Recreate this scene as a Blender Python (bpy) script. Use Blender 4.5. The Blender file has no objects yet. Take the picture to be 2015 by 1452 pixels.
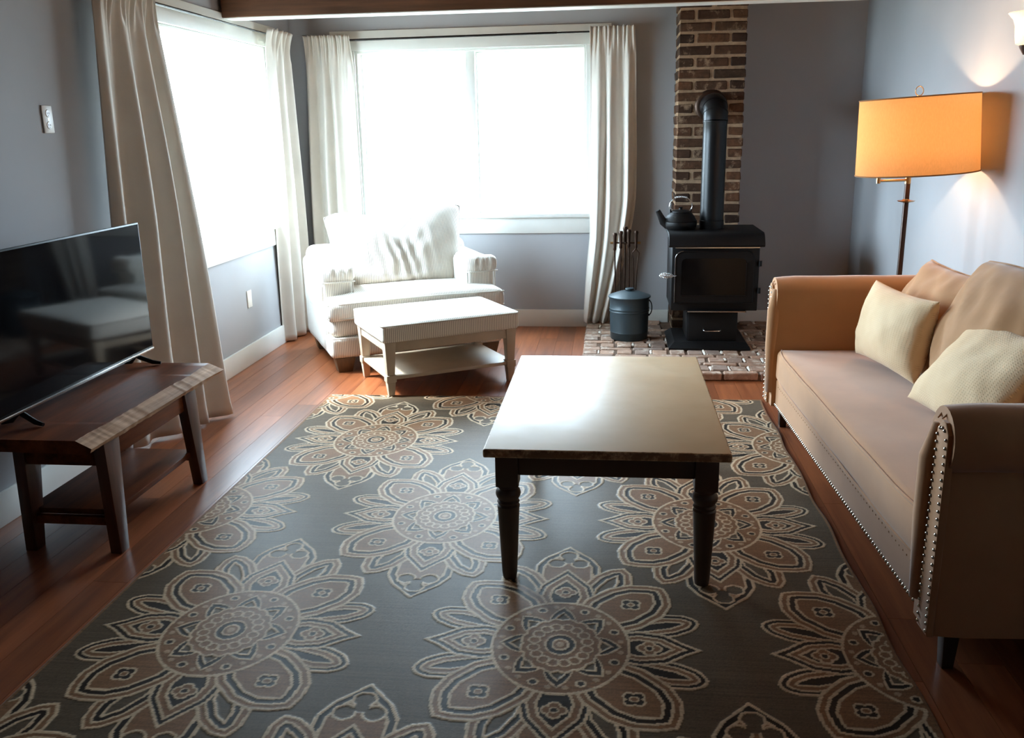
import bpy, bmesh, math, random
import numpy as np
from mathutils import Vector, Matrix, noise

R = math.radians
random.seed(7)
scn = bpy.context.scene
col = scn.collection

# ------------------------------------------------------------------ camera
F_PX, YAW, PITCH, ROLL, CAM_H = 1768.8, -0.11312, -0.25912, -0.01857, 1.5
_f = Vector((math.sin(YAW) * math.cos(PITCH), math.cos(YAW) * math.cos(PITCH), math.sin(PITCH)))
_r0 = Vector((math.cos(YAW), -math.sin(YAW), 0))
_u0 = _r0.cross(_f)
_r = _r0 * math.cos(ROLL) + _u0 * math.sin(ROLL)
_u = -_r0 * math.sin(ROLL) + _u0 * math.cos(ROLL)
cam = bpy.data.objects.new('camera', bpy.data.cameras.new('camera'))
col.objects.link(cam)
cam.matrix_world = Matrix(((_r.x, _u.x, -_f.x, 0), (_r.y, _u.y, -_f.y, 0), (_r.z, _u.z, -_f.z, CAM_H), (0, 0, 0, 1)))
cam.data.sensor_fit = 'HORIZONTAL'
cam.data.sensor_width = 36
cam.data.lens = F_PX / 2015 * 36
cam.data.clip_start = 0.05
scn.camera = cam

# ------------------------------------------------------------------ sky, light, exposure
SKY = (0.73, 0.94, 1.12)
SKY_STRENGTH = 40.0
SUN_W = 14.0
LAMP_W = 26.0
SCONCE_W = 40.0
world = bpy.data.worlds.new('overcast_sky')
scn.world = world
world.use_nodes = True
bg = world.node_tree.nodes['Background']
bg.inputs[0].default_value = (*SKY, 1)
bg.inputs[1].default_value = SKY_STRENGTH
scn.view_settings.view_transform = 'Standard'
scn.view_settings.look = 'None'
scn.view_settings.exposure = 0.0
scn.view_settings.gamma = 1.0
scn.view_settings.use_curve_mapping = False
try:
    scn.cycles.use_denoising = True
    scn.cycles.max_bounces = 10
    scn.cycles.diffuse_bounces = 6
    scn.cycles.transmission_bounces = 8
    scn.cycles.sample_clamp_indirect = 6.0
    scn.cycles.caustics_reflective = False
    scn.cycles.caustics_refractive = False
except Exception:
    pass

sun = bpy.data.objects.new('hazy_sun', bpy.data.lights.new('hazy_sun', 'SUN'))
sun.data.energy = SUN_W
sun.data.angle = R(7)
sun.data.color = (.93, .98, 1.0)
sun.rotation_euler = Vector((.62, .11, -.78)).to_track_quat('-Z', 'Y').to_euler()
sun.location = (-6, 5, 8)
col.objects.link(sun)

# room dimensions (metres)
LX, RX, BY, FY, CZ = -2.43, 1.764, 6.947, -7.0, 2.46
WT = 0.14


def portal(loc, rot, sx, sy):
    d = bpy.data.lights.new('window_portal', 'AREA')
    d.shape = 'RECTANGLE'
    d.size, d.size_y = sx, sy
    o = bpy.data.objects.new('window_portal', d)
    o.location, o.rotation_euler = loc, rot
    col.objects.link(o)
    try:
        d.cycles.is_portal = True
    except Exception:
        col.objects.unlink(o)


# back window opening x -1.93..-.2, left window opening y 4.62..6.40, both z .882..2.094
WZ0, WZ1 = 0.882, 2.094
BWX0, BWX1 = -1.93, -0.20
LWY0, LWY1 = 4.62, 6.42
portal(((BWX0 + BWX1) / 2, BY + WT + .02, (WZ0 + WZ1) / 2), (R(-90), 0, 0), BWX1 - BWX0, WZ1 - WZ0)
portal((LX - WT - .02, (LWY0 + LWY1) / 2, (WZ0 + WZ1) / 2), (R(90), 0, R(-90)), LWY1 - LWY0, WZ1 - WZ0)


# ------------------------------------------------------------------ node helpers / materials
def rgb(r, g, b):
    f = lambda c: ((c / 255 + .055) / 1.055) ** 2.4 if c > 10 else c / 255 / 12.92
    return (f(r), f(g), f(b))


class NT:
    def __init__(s, name):
        s.m = bpy.data.materials.new(name)
        s.m.use_nodes = True
        s.t = s.m.node_tree
        s.b = s.t.nodes['Principled BSDF']
        s.out = s.t.nodes['Material Output']

    def n(s, typ, **kw):
        nd = s.t.nodes.new(typ)
        for k, v in kw.items():
            if k.startswith('i_'):
                key = k[2:].replace('_', ' ')
                nd.inputs[key].default_value = v
            else:
                setattr(nd, k, v)
        return nd

    def l(s, a, b):
        s.t.links.new(a, b)

    def coord(s, out='Object', scale=(1, 1, 1)):
        tc = s.n('ShaderNodeTexCoord')
        mp = s.n('ShaderNodeMapping')
        mp.inputs['Scale'].default_value = scale
        s.l(tc.outputs[out], mp.inputs['Vector'])
        return mp.outputs['Vector']

    def noise(s, vec, scale, detail=4, rough=.55):
        nd = s.n('ShaderNodeTexNoise')
        nd.inputs['Scale'].default_value = scale
        nd.inputs['Detail'].default_value = detail
        nd.inputs['Roughness'].default_value = rough
        s.l(vec, nd.inputs['Vector'])
        return nd.outputs['Fac']

    def ramp(s, fac, stops):
        nd = s.n('ShaderNodeValToRGB')
        el = nd.color_ramp.elements
        while len(el) < len(stops):
            el.new(.5)
        for e, (p, c) in zip(el, stops):
            e.position = p
            e.color = (*c, 1) if len(c) == 3 else c
        s.l(fac, nd.inputs['Fac'])
        return nd.outputs['Color']

    def mix(s, fac, a, b, blend='MIX'):
        nd = s.n('ShaderNodeMix', data_type='RGBA', blend_type=blend)
        for sock, v in ((nd.inputs[0], fac), (nd.inputs[6], a), (nd.inputs[7], b)):
            if hasattr(v, 'links') or hasattr(v, 'is_output'):
                s.l(v, sock)
            elif isinstance(v, (int, float)):
                sock.default_value = v
            else:
                sock.default_value = (*v, 1)
        return nd.outputs[2]

    def math(s, op, a, b=None):
        nd = s.n('ShaderNodeMath', operation=op)
        for i, v in enumerate((a, b)):
            if v is None:
                continue
            if isinstance(v, (int, float)):
                nd.inputs[i].default_value = v
            else:
                s.l(v, nd.inputs[i])
        return nd.outputs[0]

    def bump(s, h, strength, dist=.002):
        nd = s.n('ShaderNodeBump')
        nd.inputs['Strength'].default_value = strength
        nd.inputs['Distance'].default_value = dist
        s.l(h, nd.inputs['Height'])
        s.l(nd.outputs['Normal'], s.b.inputs['Normal'])

    def set(s, **kw):
        for k, v in kw.items():
            key = k.replace('_', ' ')
            sock = s.b.inputs[key]
            if hasattr(v, 'is_output'):
                s.l(v, sock)
            elif isinstance(v, tuple) and len(v) == 3:
                sock.default_value = (*v, 1)
            else:
                sock.default_value = v
        return s


def sc(c, k):
    return tuple(min(1, x * k) for x in c)


def plain(name, base, rough=.6, metal=0.0, var=.12, vs=9, bump=.15, bs=180, bd=.001, spec=.5, **kw):
    t = NT(name)
    v = t.coord()
    f = t.noise(v, vs, 5)
    t.set(Base_Color=t.ramp(f, [(.3, sc(base, 1 - var)), (.7, sc(base, 1 + var))]), Roughness=rough, Metallic=metal)
    t.b.inputs['Specular IOR Level'].default_value = spec
    if bump:
        t.bump(t.noise(v, bs, 3), bump, bd)
    t.set(**kw)
    return t.m


def wood(name, c1, c2, axis=1, rough=.4, grain=14, knots=True, coat=0.0, spec=.5, rnd=True):
    """grain runs along the given object axis"""
    t = NT(name)
    scl = [1.0, 1.0, 1.0]
    for i in range(3):
        scl[i] = .9 if i == axis else grain
    v = t.coord('Object', tuple(scl))
    if rnd:
        oi = t.n('ShaderNodeObjectInfo')
        ad = t.n('ShaderNodeVectorMath', operation='ADD')
        cb = t.n('ShaderNodeCombineXYZ')
        t.l(t.math('MULTIPLY', oi.outputs['Random'], 37.0), cb.inputs[0])
        t.l(t.math('MULTIPLY', oi.outputs['Random'], 11.0), cb.inputs[1])
        t.l(cb.outputs[0], ad.inputs[1])
        t.l(v, ad.inputs[0])
        v = ad.outputs[0]
    f = t.noise(v, 1.6, 8, .62)
    f2 = t.noise(v, 9, 4, .6)
    cc = t.ramp(f, [(.28, c1), (.5, tuple((a + b) / 2 for a, b in zip(c1, c2))), (.72, c2)])
    cc = t.mix(t.math('MULTIPLY', f2, .35), cc, sc(c1, .55))
    if rnd:
        hs = t.n('ShaderNodeHueSaturation')
        t.l(t.math('ADD', t.math('MULTIPLY', oi.outputs['Random'], .5), .75), hs.inputs['Value'])
        t.l(cc, hs.inputs['Color'])
        cc = hs.outputs[0]
    t.set(Base_Color=cc, Roughness=rough, Coat_Weight=coat, Coat_Roughness=.18)
    t.b.inputs['Specular IOR Level'].default_value = spec
    t.bump(f2, .12, .0015)
    return t.m


def fabric(name, base, rough=.9, var=.08, weave=420, sheen=.25, trans=0.0, bump=.3):
    t = NT(name)
    v = t.coord()
    f = t.noise(v, 6, 5)
    fw = t.noise(t.coord('Object', (1, 1, 1)), weave, 2)
    c = t.ramp(f, [(.3, sc(base, 1 - var)), (.7, sc(base, 1 + var))])
    c = t.mix(t.math('MULTIPLY', fw, .22), c, sc(base, .7))
    t.set(Base_Color=c, Roughness=rough, Sheen_Weight=sheen, Sheen_Roughness=.5)
    t.b.inputs['Specular IOR Level'].default_value = .15
    t.bump(fw, bump, .0008)
    if trans:
        tr = t.n('ShaderNodeBsdfTranslucent')
        t.l(c, tr.inputs['Color'])
        mx = t.n('ShaderNodeMixShader')
        mx.inputs[0].default_value = trans
        t.l(t.b.outputs[0], mx.inputs[1])
        t.l(tr.outputs[0], mx.inputs[2])
        t.l(mx.outputs[0], t.out.inputs['Surface'])
    return t.m


def ticking(name, base, line, pitch=.0115):
    """white cloth with fine woven stripes that run upright on every face"""
    t = NT(name)
    tc = t.n('ShaderNodeTexCoord')
    sp = t.n('ShaderNodeSeparateXYZ')
    sn = t.n('ShaderNodeSeparateXYZ')
    t.l(tc.outputs['Object'], sp.inputs[0])
    t.l(tc.outputs['Normal'], sn.inputs[0])
    side = t.math('GREATER_THAN', t.math('ABSOLUTE', sn.outputs[0]), .75)
    co = t.math('ADD', t.math('MULTIPLY', sp.outputs[1], side), t.math('MULTIPLY', sp.outputs[0], t.math('SUBTRACT', 1.0, side)))
    w = t.math('SINE', t.math('MULTIPLY', co, 2 * math.pi / pitch))
    s1 = t.math('MULTIPLY', t.math('GREATER_THAN', w, .25), .8)
    nz = t.noise(t.coord(), 500, 2)
    c = t.mix(s1, base, line)
    c = t.mix(t.math('MULTIPLY', nz, .12), c, sc(base, .8))
    t.set(Base_Color=c, Roughness=.9, Sheen_Weight=.15)
    t.b.inputs['Specular IOR Level'].default_value = .1
    t.bump(w, .25, .0006)
    return t.m


def brickmat(name, stops, mortar, edge=.5):
    t = NT(name)
    oi = t.n('ShaderNodeObjectInfo')
    v0 = t.coord()
    ad = t.n('ShaderNodeVectorMath', operation='ADD')
    cb = t.n('ShaderNodeCombineXYZ')
    t.l(t.math('MULTIPLY', oi.outputs['Random'], 53.0), cb.inputs[0])
    t.l(cb.outputs[0], ad.inputs[1])
    t.l(v0, ad.inputs[0])
    v = ad.outputs[0]
    c = t.ramp(oi.outputs['Random'], stops)
    n1 = t.noise(v, 22, 6, .65)
    c = t.mix(t.ramp(n1, [(.35, (0, 0, 0)), (.75, (.75, .75, .75))]), c, sc(stops[0][1], .45))
    n2 = t.noise(v, 13, 8, .7)
    c = t.mix(t.ramp(n2, [(.60 - edge * .12, (0, 0, 0)), (.74 - edge * .12, (.85, .85, .85))]), c, mortar)
    t.set(Base_Color=c, Roughness=.92)
    t.b.inputs['Specular IOR Level'].default_value = .2
    t.bump(t.noise(v, 60, 5, .7), .7, .004)
    return t.m


WALL = rgb(166, 166, 168)
m_wall = plain('wall_paint', WALL, .75, var=.03, vs=2.5, bump=.12, bs=260, bd=.0006, spec=.25)
m_trim = plain('white_trim_paint', rgb(226, 226, 220), .4, var=.03, vs=6, bump=.05)
m_ceil = wood('stained_plank_ceiling', rgb(96, 70, 50), rgb(132, 98, 72), 1, .7, 12, spec=.2, rnd=False)
m_floor = wood('red_oak_plank', rgb(118, 62, 34), rgb(168, 98, 58), 1, .36, 13, coat=.22)
m_sub = plain('floor_gap', rgb(42, 22, 12), .8)
m_beam = wood('rough_dark_beam', rgb(58, 36, 24), rgb(104, 68, 46), 0, .85, 16, spec=.2, rnd=False)
m_curtain = fabric('linen_curtain', rgb(226, 220, 210), .95, .05, 520, .15, trans=.06, bump=.35)
m_rod = plain('dark_rod_metal', rgb(38, 34, 32), .4, .8, bump=0)
m_tick = ticking('ticking_stripe', rgb(232, 226, 214), rgb(150, 142, 136))
m_welt = fabric('ticking_welt', rgb(200, 194, 184), .9, .05, 500, .1)
m_taupe = plain('pale_taupe_painted_wood', rgb(176, 160, 140), .5, var=.08, vs=7, bump=.1)
m_chairleg = wood('chair_foot_wood', rgb(70, 52, 34), rgb(110, 84, 56), 2, .5)
m_sofa = fabric('tan_velvet', rgb(182, 132, 90), .85, .07, 600, .35, bump=.15)
m_cush = fabric('tan_cushion_cloth', rgb(172, 128, 88), .88, .08, 600, .3, bump=.2)
m_nail = plain('nailhead_nickel', rgb(215, 208, 196), .22, 1.0, var=.05, bump=0)
m_darkleg = wood('dark_sofa_leg', rgb(34, 22, 16), rgb(58, 40, 30), 2, .4)
m_tvwood = wood('walnut_slab', rgb(66, 30, 14), rgb(134, 72, 38), 1, .45, 10, coat=.0, spec=.12)
m_tvleg = wood('walnut_leg', rgb(56, 26, 14), rgb(100, 54, 30), 2, .4, 12, coat=.1)
m_bark = wood('live_edge_bark', rgb(128, 92, 66), rgb(214, 172, 136), 1, .75, 22, spec=.2)
m_black = plain('black_plastic', rgb(10, 9, 9), .5, spec=.3, bump=0, var=.05)
m_iron = plain('matte_black_iron', rgb(13, 11, 11), .5, .1, var=.1, bump=.2, bs=300, spec=.28)
m_pipe = plain('black_stovepipe', rgb(17, 18, 20), .36, .3, var=.06, bump=0, spec=.4)
m_chrome = plain('bright_steel', rgb(205, 205, 205), .22, 1.0, bump=0, var=.04)
m_bucket = plain('blue_grey_enamel', rgb(48, 60, 65), .45, .25, var=.06, bump=.05)
m_mortar = plain('chimney_mortar', rgb(150, 124, 100), .95, var=.2, vs=30, bump=.8, bs=90, bd=.004, spec=.1)
m_brick = brickmat('chimney_brick', [(0, rgb(50, 34, 26)), (.35, rgb(78, 53, 38)), (.65, rgb(102, 68, 46)), (1, rgb(64, 48, 36))], rgb(150, 124, 100), .45)
m_hbrick = brickmat('hearth_brick', [(0, rgb(150, 122, 104)), (.5, rgb(176, 142, 120)), (1, rgb(134, 116, 106))], rgb(206, 192, 176), .62)
m_hmortar = plain('hearth_mortar', rgb(96, 78, 66), .95, var=.3, vs=24, bump=.8, bs=80, bd=.004, spec=.1)
m_hblob = plain('white_mortar', rgb(214, 204, 192), .95, var=.12, vs=30, bump=.6, bs=90, bd=.003, spec=.1)
m_bronze = plain('dark_bronze', rgb(64, 46, 36), .4, .7, bump=0)
m_brass = plain('aged_brass', rgb(176, 142, 96), .3, 1.0, bump=0)
m_plate = plain('outlet_plastic', rgb(236, 232, 224), .35, var=.02, bump=0)
m_slot = plain('outlet_slot', rgb(40, 36, 34), .6, bump=0)
m_ground = plain('pale_gravel_ground', rgb(168, 166, 158), .95, var=.15, vs=2)


def glassmat(name, tint=(1, 1, 1), refl=.04):
    t = NT(name)
    tr = t.n('ShaderNodeBsdfTransparent')
    tr.inputs[0].default_value = (*tint, 1)
    gl = t.n('ShaderNodeBsdfGlossy')
    gl.inputs['Roughness'].default_value = .02
    mx = t.n('ShaderNodeMixShader')
    mx.inputs[0].default_value = refl
    t.l(tr.outputs[0], mx.inputs[1])
    t.l(gl.outputs[0], mx.inputs[2])
    t.l(mx.outputs[0], t.out.inputs['Surface'])
    return t.m


m_glass = glassmat('window_glass', (.97, .98, .98))
t = NT('tv_screen')
t.set(Base_Color=(.004, .004, .005), Roughness=.06)
t.b.inputs['Specular IOR Level'].default_value = .16
t.set(Roughness=t.ramp(t.noise(t.coord(), 3, 3), [(.3, (.05, .05, .05)), (.7, (.09, .09, .09))]))
m_screen = t.m
t = NT('stove_glass')
t.b.inputs['Specular IOR Level'].default_value = .2
t.set(Base_Color=(.004, .003, .003), Roughness=t.ramp(t.noise(t.coord(), 8, 3), [(.3, (.08, .08, .08)), (.7, (.2, .2, .2))]))
m_stoveglass = t.m


def shade_mat(name, c, trans, warm=None):
    t = NT(name)
    v = t.coord('Object', (1, 1, 1))
    f = t.noise(t.coord('Object', (240, 240, 60)), 1.0, 3)
    cc = t.ramp(f, [(.3, sc(c, .88)), (.7, c)])
    df = t.n('ShaderNodeBsdfDiffuse')
    tr = t.n('ShaderNodeBsdfTranslucent')
    t.l(cc, df.inputs[0])
    t.l(t.ramp(f, [(.3, sc(warm or c, .9)), (.7, warm or c)]), tr.inputs[0])
    mx = t.n('ShaderNodeMixShader')
    mx.inputs[0].default_value = trans
    t.l(df.outputs[0], mx.inputs[1])
    t.l(tr.outputs[0], mx.inputs[2])
    t.l(mx.outputs[0], t.out.inputs['Surface'])
    return t.m


m_shade = shade_mat('burlap_lampshade', rgb(206, 160, 110), .45, (.92, .68, .42))
m_opal = shade_mat('opal_glass', (.93, .90, .84), .6, (1, .93, .80))


def emit(name, c, s):
    t = NT(name)
    t.set(Base_Color=(.8, .8, .8))
    t.b.inputs['Emission Color'].default_value = (*c, 1)
    t.b.inputs['Emission Strength'].default_value = s
    return t.m


m_bulb = emit('lit_bulb', (1, .72, .42), 30)


# painted coffee table top: cream with worn dark edges
def paint_top():
    t = NT('distressed_cream_paint')
    v = t.coord()
    n = t.noise(t.coord('Object', (1, .35, 1)), 60, 6, .7)
    base = t.ramp(t.noise(v, 3, 4), [(.3, rgb(214, 180, 136)), (.7, rgb(224, 194, 154))])
    c = t.mix(t.ramp(n, [(.71, (0, 0, 0)), (.76, (.55, .55, .55))]), base, rgb(120, 94, 68))
    sp = t.n('ShaderNodeSeparateXYZ')
    tc = t.n('ShaderNodeTexCoord')
    t.l(tc.outputs['Object'], sp.inputs[0])
    ex = t.math('ABSOLUTE', sp.outputs[0])
    ey = t.math('ABSOLUTE', sp.outputs[1])
    e = t.math('MAXIMUM', t.math('SUBTRACT', ex, .391), t.math('SUBTRACT', ey, .627))
    wear = t.math('ADD', t.math('MULTIPLY', t.math('MAXIMUM', e, -.010), 95.0), t.math('MULTIPLY', t.math('SUBTRACT', t.noise(v, 28, 6, .7), .5), 2.0))
    c = t.mix(t.ramp(wear, [(.25, (0, 0, 0)), (.75, (.9, .9, .9))]), c, rgb(104, 64, 34))
    t.set(Base_Color=c, Roughness=t.ramp(t.noise(v, 14, 4), [(.3, (.36, .36, .36)), (.7, (.48, .48, .48))]))
    t.bump(t.noise(t.coord('Object', (1, .25, 1)), 90, 4), .12, .001)
    return t.m


m_ttop = paint_top()
m_tleg = plain('brown_painted_table_frame', rgb(66, 44, 31), .45, var=.1, vs=12, bump=.1)


# ------------------------------------------------------------------ mesh helpers
def obj(name, bm, mat, parent=None, smooth=35, loc=None, rot=None, recalc=True):
    if recalc:
        bmesh.ops.recalc_face_normals(bm, faces=bm.faces)
    me = bpy.data.meshes.new(name)
    bm.to_mesh(me)
    bm.free()
    for mm in (mat if isinstance(mat, (list, tuple)) else [mat]):
        me.materials.append(mm)
    if smooth:
        me.shade_smooth()
        if smooth < 180:
            me.set_sharp_from_angle(angle=R(smooth))
    o = bpy.data.objects.new(name, me)
    col.objects.link(o)
    if parent:
        o.parent = parent
    if loc:
        o.location = loc
    if rot:
        o.rotation_euler = rot
    return o


def tag(o, label, cat=None, group=None, kind=None):
    o['label'] = label
    if cat:
        o['category'] = cat
    if group:
        o['group'] = group
    if kind:
        o['kind'] = kind
    return o


def thing(name, label, cat, loc=(0, 0, 0), rz=0, group=None, kind=None):
    o = bpy.data.objects.new(name, None)
    o.empty_display_size = .1
    col.objects.link(o)
    o.location = loc
    o.rotation_euler = (0, 0, rz)
    return tag(o, label, cat, group, kind)


def structure(o, label=None):
    o['kind'] = 'structure'
    if label:
        o['label'] = label
    return o


def NB():
    return bmesh.new()


def bx(bm, x0, x1, y0, y1, z0, z1, bev=0, seg=2):
    vs = [bm.verts.new((x, y, z)) for x in (x0, x1) for y in (y0, y1) for z in (z0, z1)]
    fs = [bm.faces.new([vs[i] for i in q]) for q in ((0, 1, 3, 2), (4, 6, 7, 5), (0, 4, 5, 1), (2, 3, 7, 6), (0, 2, 6, 4), (1, 5, 7, 3))]
    if bev:
        es = list({e for f in fs for e in f.edges})
        bmesh.ops.bevel(bm, geom=es, offset=bev, segments=seg, affect='EDGES', profile=.5, clamp_overlap=True)
    return bm


def taper(bm, x0, x1, y0, y1, z0, z1, tx0, tx1, ty0, ty1, bev=0):
    """box whose bottom is (x0..y1) and top (tx0..ty1)"""
    b = [bm.verts.new(p) for p in ((x0, y0, z0), (x1, y0, z0), (x1, y1, z0), (x0, y1, z0))]
    t_ = [bm.verts.new(p) for p in ((tx0, ty0, z1), (tx1, ty0, z1), (tx1, ty1, z1), (tx0, ty1, z1))]
    fs = [bm.faces.new(b[::-1]), bm.faces.new(t_)]
    for i in range(4):
        j = (i + 1) % 4
        fs.append(bm.faces.new((b[i], b[j], t_[j], t_[i])))
    if bev:
        es = list({e for f in fs for e in f.edges})
        bmesh.ops.bevel(bm, geom=es, offset=bev, segments=2, affect='EDGES', profile=.5, clamp_overlap=True)
    return bm


def tube(bm, pts, r, n=10, closed=False, cap=True):
    pts = [Vector(p) for p in pts]
    N = len(pts)
    rs = r if isinstance(r, (list, tuple)) else [r] * N
    up = None
    rings = []
    for i, p in enumerate(pts):
        a = pts[(i - 1) % N] if (closed or i) else p
        b = pts[(i + 1) % N] if (closed or i < N - 1) else p
        d = (b - a).normalized()
        if up is None:
            up = Vector((0, 0, 1)) if abs(d.z) < .9 else Vector((1, 0, 0))
        up = (up - d * up.dot(d))
        if up.length < 1e-6:
            up = d.orthogonal()
        up.normalize()
        s = d.cross(up)
        rings.append([bm.verts.new(p + (up * math.cos(2 * math.pi * k / n) + s * math.sin(2 * math.pi * k / n)) * rs[i]) for k in range(n)])
    for i in range(N if closed else N - 1):
        A, Bn = rings[i], rings[(i + 1) % N]
        for k in range(n):
            bm.faces.new((A[k], A[(k + 1) % n], Bn[(k + 1) % n], Bn[k]))
    if cap and not closed:
        bm.faces.new(rings[0][::-1])
        bm.faces.new(rings[-1])
    return bm


def lathe(bm, prof, n=32, c=(0, 0, 0), sx=1, sy=1):
    rings = []
    for r, z in prof:
        if r < 1e-6:
            rings.append([bm.verts.new((c[0], c[1], c[2] + z))])
        else:
            rings.append([bm.verts.new((c[0] + sx * r * math.cos(2 * math.pi * k / n), c[1] + sy * r * math.sin(2 * math.pi * k / n), c[2] + z)) for k in range(n)])
    for A, B in zip(rings, rings[1:]):
        for k in range(n):
            j = (k + 1) % n
            if len(A) == 1 and len(B) == 1:
                continue
            if len(A) == 1:
                bm.faces.new((A[0], B[j], B[k]))
            elif len(B) == 1:
                bm.faces.new((A[k], A[j], B[0]))
            else:
                bm.faces.new((A[k], A[j], B[j], B[k]))
    return bm


def prism(bm, poly, axis, a, b, bev=0):
    """extrude a 2-D polygon along axis ('x','y','z') from a to b"""
    def mk(p, t_):
        if axis == 'x':
            return (t_, p[0], p[1])
        if axis == 'y':
            return (p[0], t_, p[1])
        return (p[0], p[1], t_)
    A = [bm.verts.new(mk(p, a)) for p in poly]
    B = [bm.verts.new(mk(p, b)) for p in poly]
    n = len(poly)
    fs = [bm.faces.new(A[::-1]), bm.faces.new(B)]
    for i in range(n):
        j = (i + 1) % n
        fs.append(bm.faces.new((A[i], A[j], B[j], B[i])))
    if bev:
        es = list({e for f in fs[:2] for e in f.edges})
        bmesh.ops.bevel(bm, geom=es, offset=bev, segments=3, affect='EDGES', profile=.5, clamp_overlap=True)
    return bm


def _axis_pts(h, r, n):
    e = [0, .12 * r, .35 * r, .65 * r, r]
    inner = [-(h - r) + 2 * (h - r) * k / n for k in range(1, n)]
    return [-h + x for x in e] + inner + [h - x for x in e[::-1]]


def softbox(bm, hx, hy, hz, r, n=(10, 8, 4), c=(0, 0, 0), fn=None):
    """rounded upholstery block, fn deforms every local point"""
    h = (hx, hy, hz)
    r = min(r, hx * .98, hy * .98, hz * .98)
    P = [_axis_pts(h[i], r, n[i]) for i in range(3)]
    cache = {}

    def vert(p):
        k = tuple(round(x, 6) for x in p)
        if k in cache:
            return cache[k]
        q = Vector([max(-(h[i] - r), min(h[i] - r, p[i])) for i in range(3)])
        d = Vector(p) - q
        v = q + d.normalized() * r if d.length > 1e-9 else Vector(p)
        if fn:
            v = fn(v)
        cache[k] = bm.verts.new((v[0] + c[0], v[1] + c[1], v[2] + c[2]))
        return cache[k]
    for ax in range(3):
        a, b = [i for i in range(3) if i != ax]
        for s in (-1, 1):
            for i in range(len(P[a]) - 1):
                for j in range(len(P[b]) - 1):
                    q = []
                    for (ii, jj) in ((i, j), (i + 1, j), (i + 1, j + 1), (i, j + 1)):
                        p = [0, 0, 0]
                        p[ax] = s * h[ax]
                        p[a] = P[a][ii]
                        p[b] = P[b][jj]
                        q.append(vert(p))
                    if len(set(q)) == 4:
                        try:
                            bm.faces.new(q)
                        except ValueError:
                            pass
    return bm


def nz(x, y=0, z=0, s=1):
    return noise.noise(Vector((x * s, y * s, z * s)))


def pillow(bm, w, h, t, nu=36, nv=26, a=.42, bow=.05, fn=None, wr=.006, seed=0.0, rnd=0.0):
    """knife-edge cushion in the local XZ plane (thickness along Y)"""
    def pt(u, v, s):
        x = w / 2 * u * (1 - bow * (1 - v * v) * abs(u) ** 3)
        z = h / 2 * v * (1 - bow * (1 - u * u) * abs(v) ** 3)
        th = t / 2 * max(0, (1 - u ** 2)) ** a * max(0, (1 - v ** 2)) ** a
        wob = wr * (nz(u * 2.2 + seed, v * 2.2, s) + .6 * nz(u * 5 + seed, v * 4, s + 3)) * min(1, th / (t * .12) if t else 1)
        if rnd:
            x, z = x * math.sqrt(1 - .5 * rnd * v * v), z * math.sqrt(1 - .5 * rnd * u * u)
        p = Vector((x, s * (th + wob), z))
        return fn(p, u, v, s) if fn else p
    U = [math.sin(math.pi / 2 * (-1 + 2 * i / nu)) for i in range(nu + 1)]
    V = [math.sin(math.pi / 2 * (-1 + 2 * j / nv)) for j in range(nv + 1)]
    g = {}
    for s in (-1, 1):
        for i, u in enumerate(U):
            for j, v in enumerate(V):
                edge = i in (0, nu) or j in (0, nv)
                if edge and s == 1:
                    g[(s, i, j)] = g[(-1, i, j)]
                else:
                    g[(s, i, j)] = bm.verts.new(pt(u, v, s))
        for i in range(nu):
            for j in range(nv):
                q = [g[(s, i, j)], g[(s, i + 1, j)], g[(s, i + 1, j + 1)], g[(s, i, j + 1)]]
                bm.faces.new(q if s == -1 else q[::-1])
    edge = [g[(-1, i, 0)].co.copy() for i in range(nu)] + [g[(-1, nu, j)].co.copy() for j in range(nv)] + \
           [g[(-1, i, nv)].co.copy() for i in range(nu, 0, -1)] + [g[(-1, 0, j)].co.copy() for j in range(nv, 0, -1)]
    return edge


# ------------------------------------------------------------------ room shell
def wall_with_opening(name, horiz, fixed, t_, a0, a1, o0, o1, z0, z1, top, label):
    bm = NB()
    def put(p0, p1, q0, q1):
        if horiz == 'x':
            bx(bm, p0, p1, min(fixed, fixed + t_), max(fixed, fixed + t_), q0, q1)
        else:
            bx(bm, min(fixed, fixed + t_), max(fixed, fixed + t_), p0, p1, q0, q1)
    put(a0, o0, 0, top)
    put(o1, a1, 0, top)
    put(o0, o1, 0, z0)
    put(o0, o1, z1, top)
    return structure(obj(name, bm, m_wall, smooth=0), label)


wall_with_opening('wall_back', 'x', BY, WT, LX - WT, RX + WT, BWX0, BWX1, WZ0, WZ1, CZ, 'blue grey painted wall with the wide window and chimney')
wall_with_opening('wall_left', 'y', LX, -WT, FY, BY, LWY0, LWY1, WZ0, WZ1, CZ, 'blue grey painted side wall behind the television')
structure(obj('wall_right', bx(NB(), RX, RX + WT, FY, BY, 0, CZ), m_wall, smooth=0), 'blue grey painted side wall behind the sofa')
structure(obj('wall_front', bx(NB(), LX - WT, RX + WT, FY - WT, FY, 0, CZ), m_wall, smooth=0), 'blue grey painted wall behind the viewer')
structure(obj('ceiling', bx(NB(), LX - WT, RX + WT, FY - WT, BY + WT, CZ, CZ + .1), m_ceil, smooth=0), 'brown stained plank ceiling above the beam')
bm = NB()
bx(bm, -40, 40, -30, 60, -.42, -.4)
structure(obj('ground', bm, m_ground, smooth=0), 'pale ground outside the windows')

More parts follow.
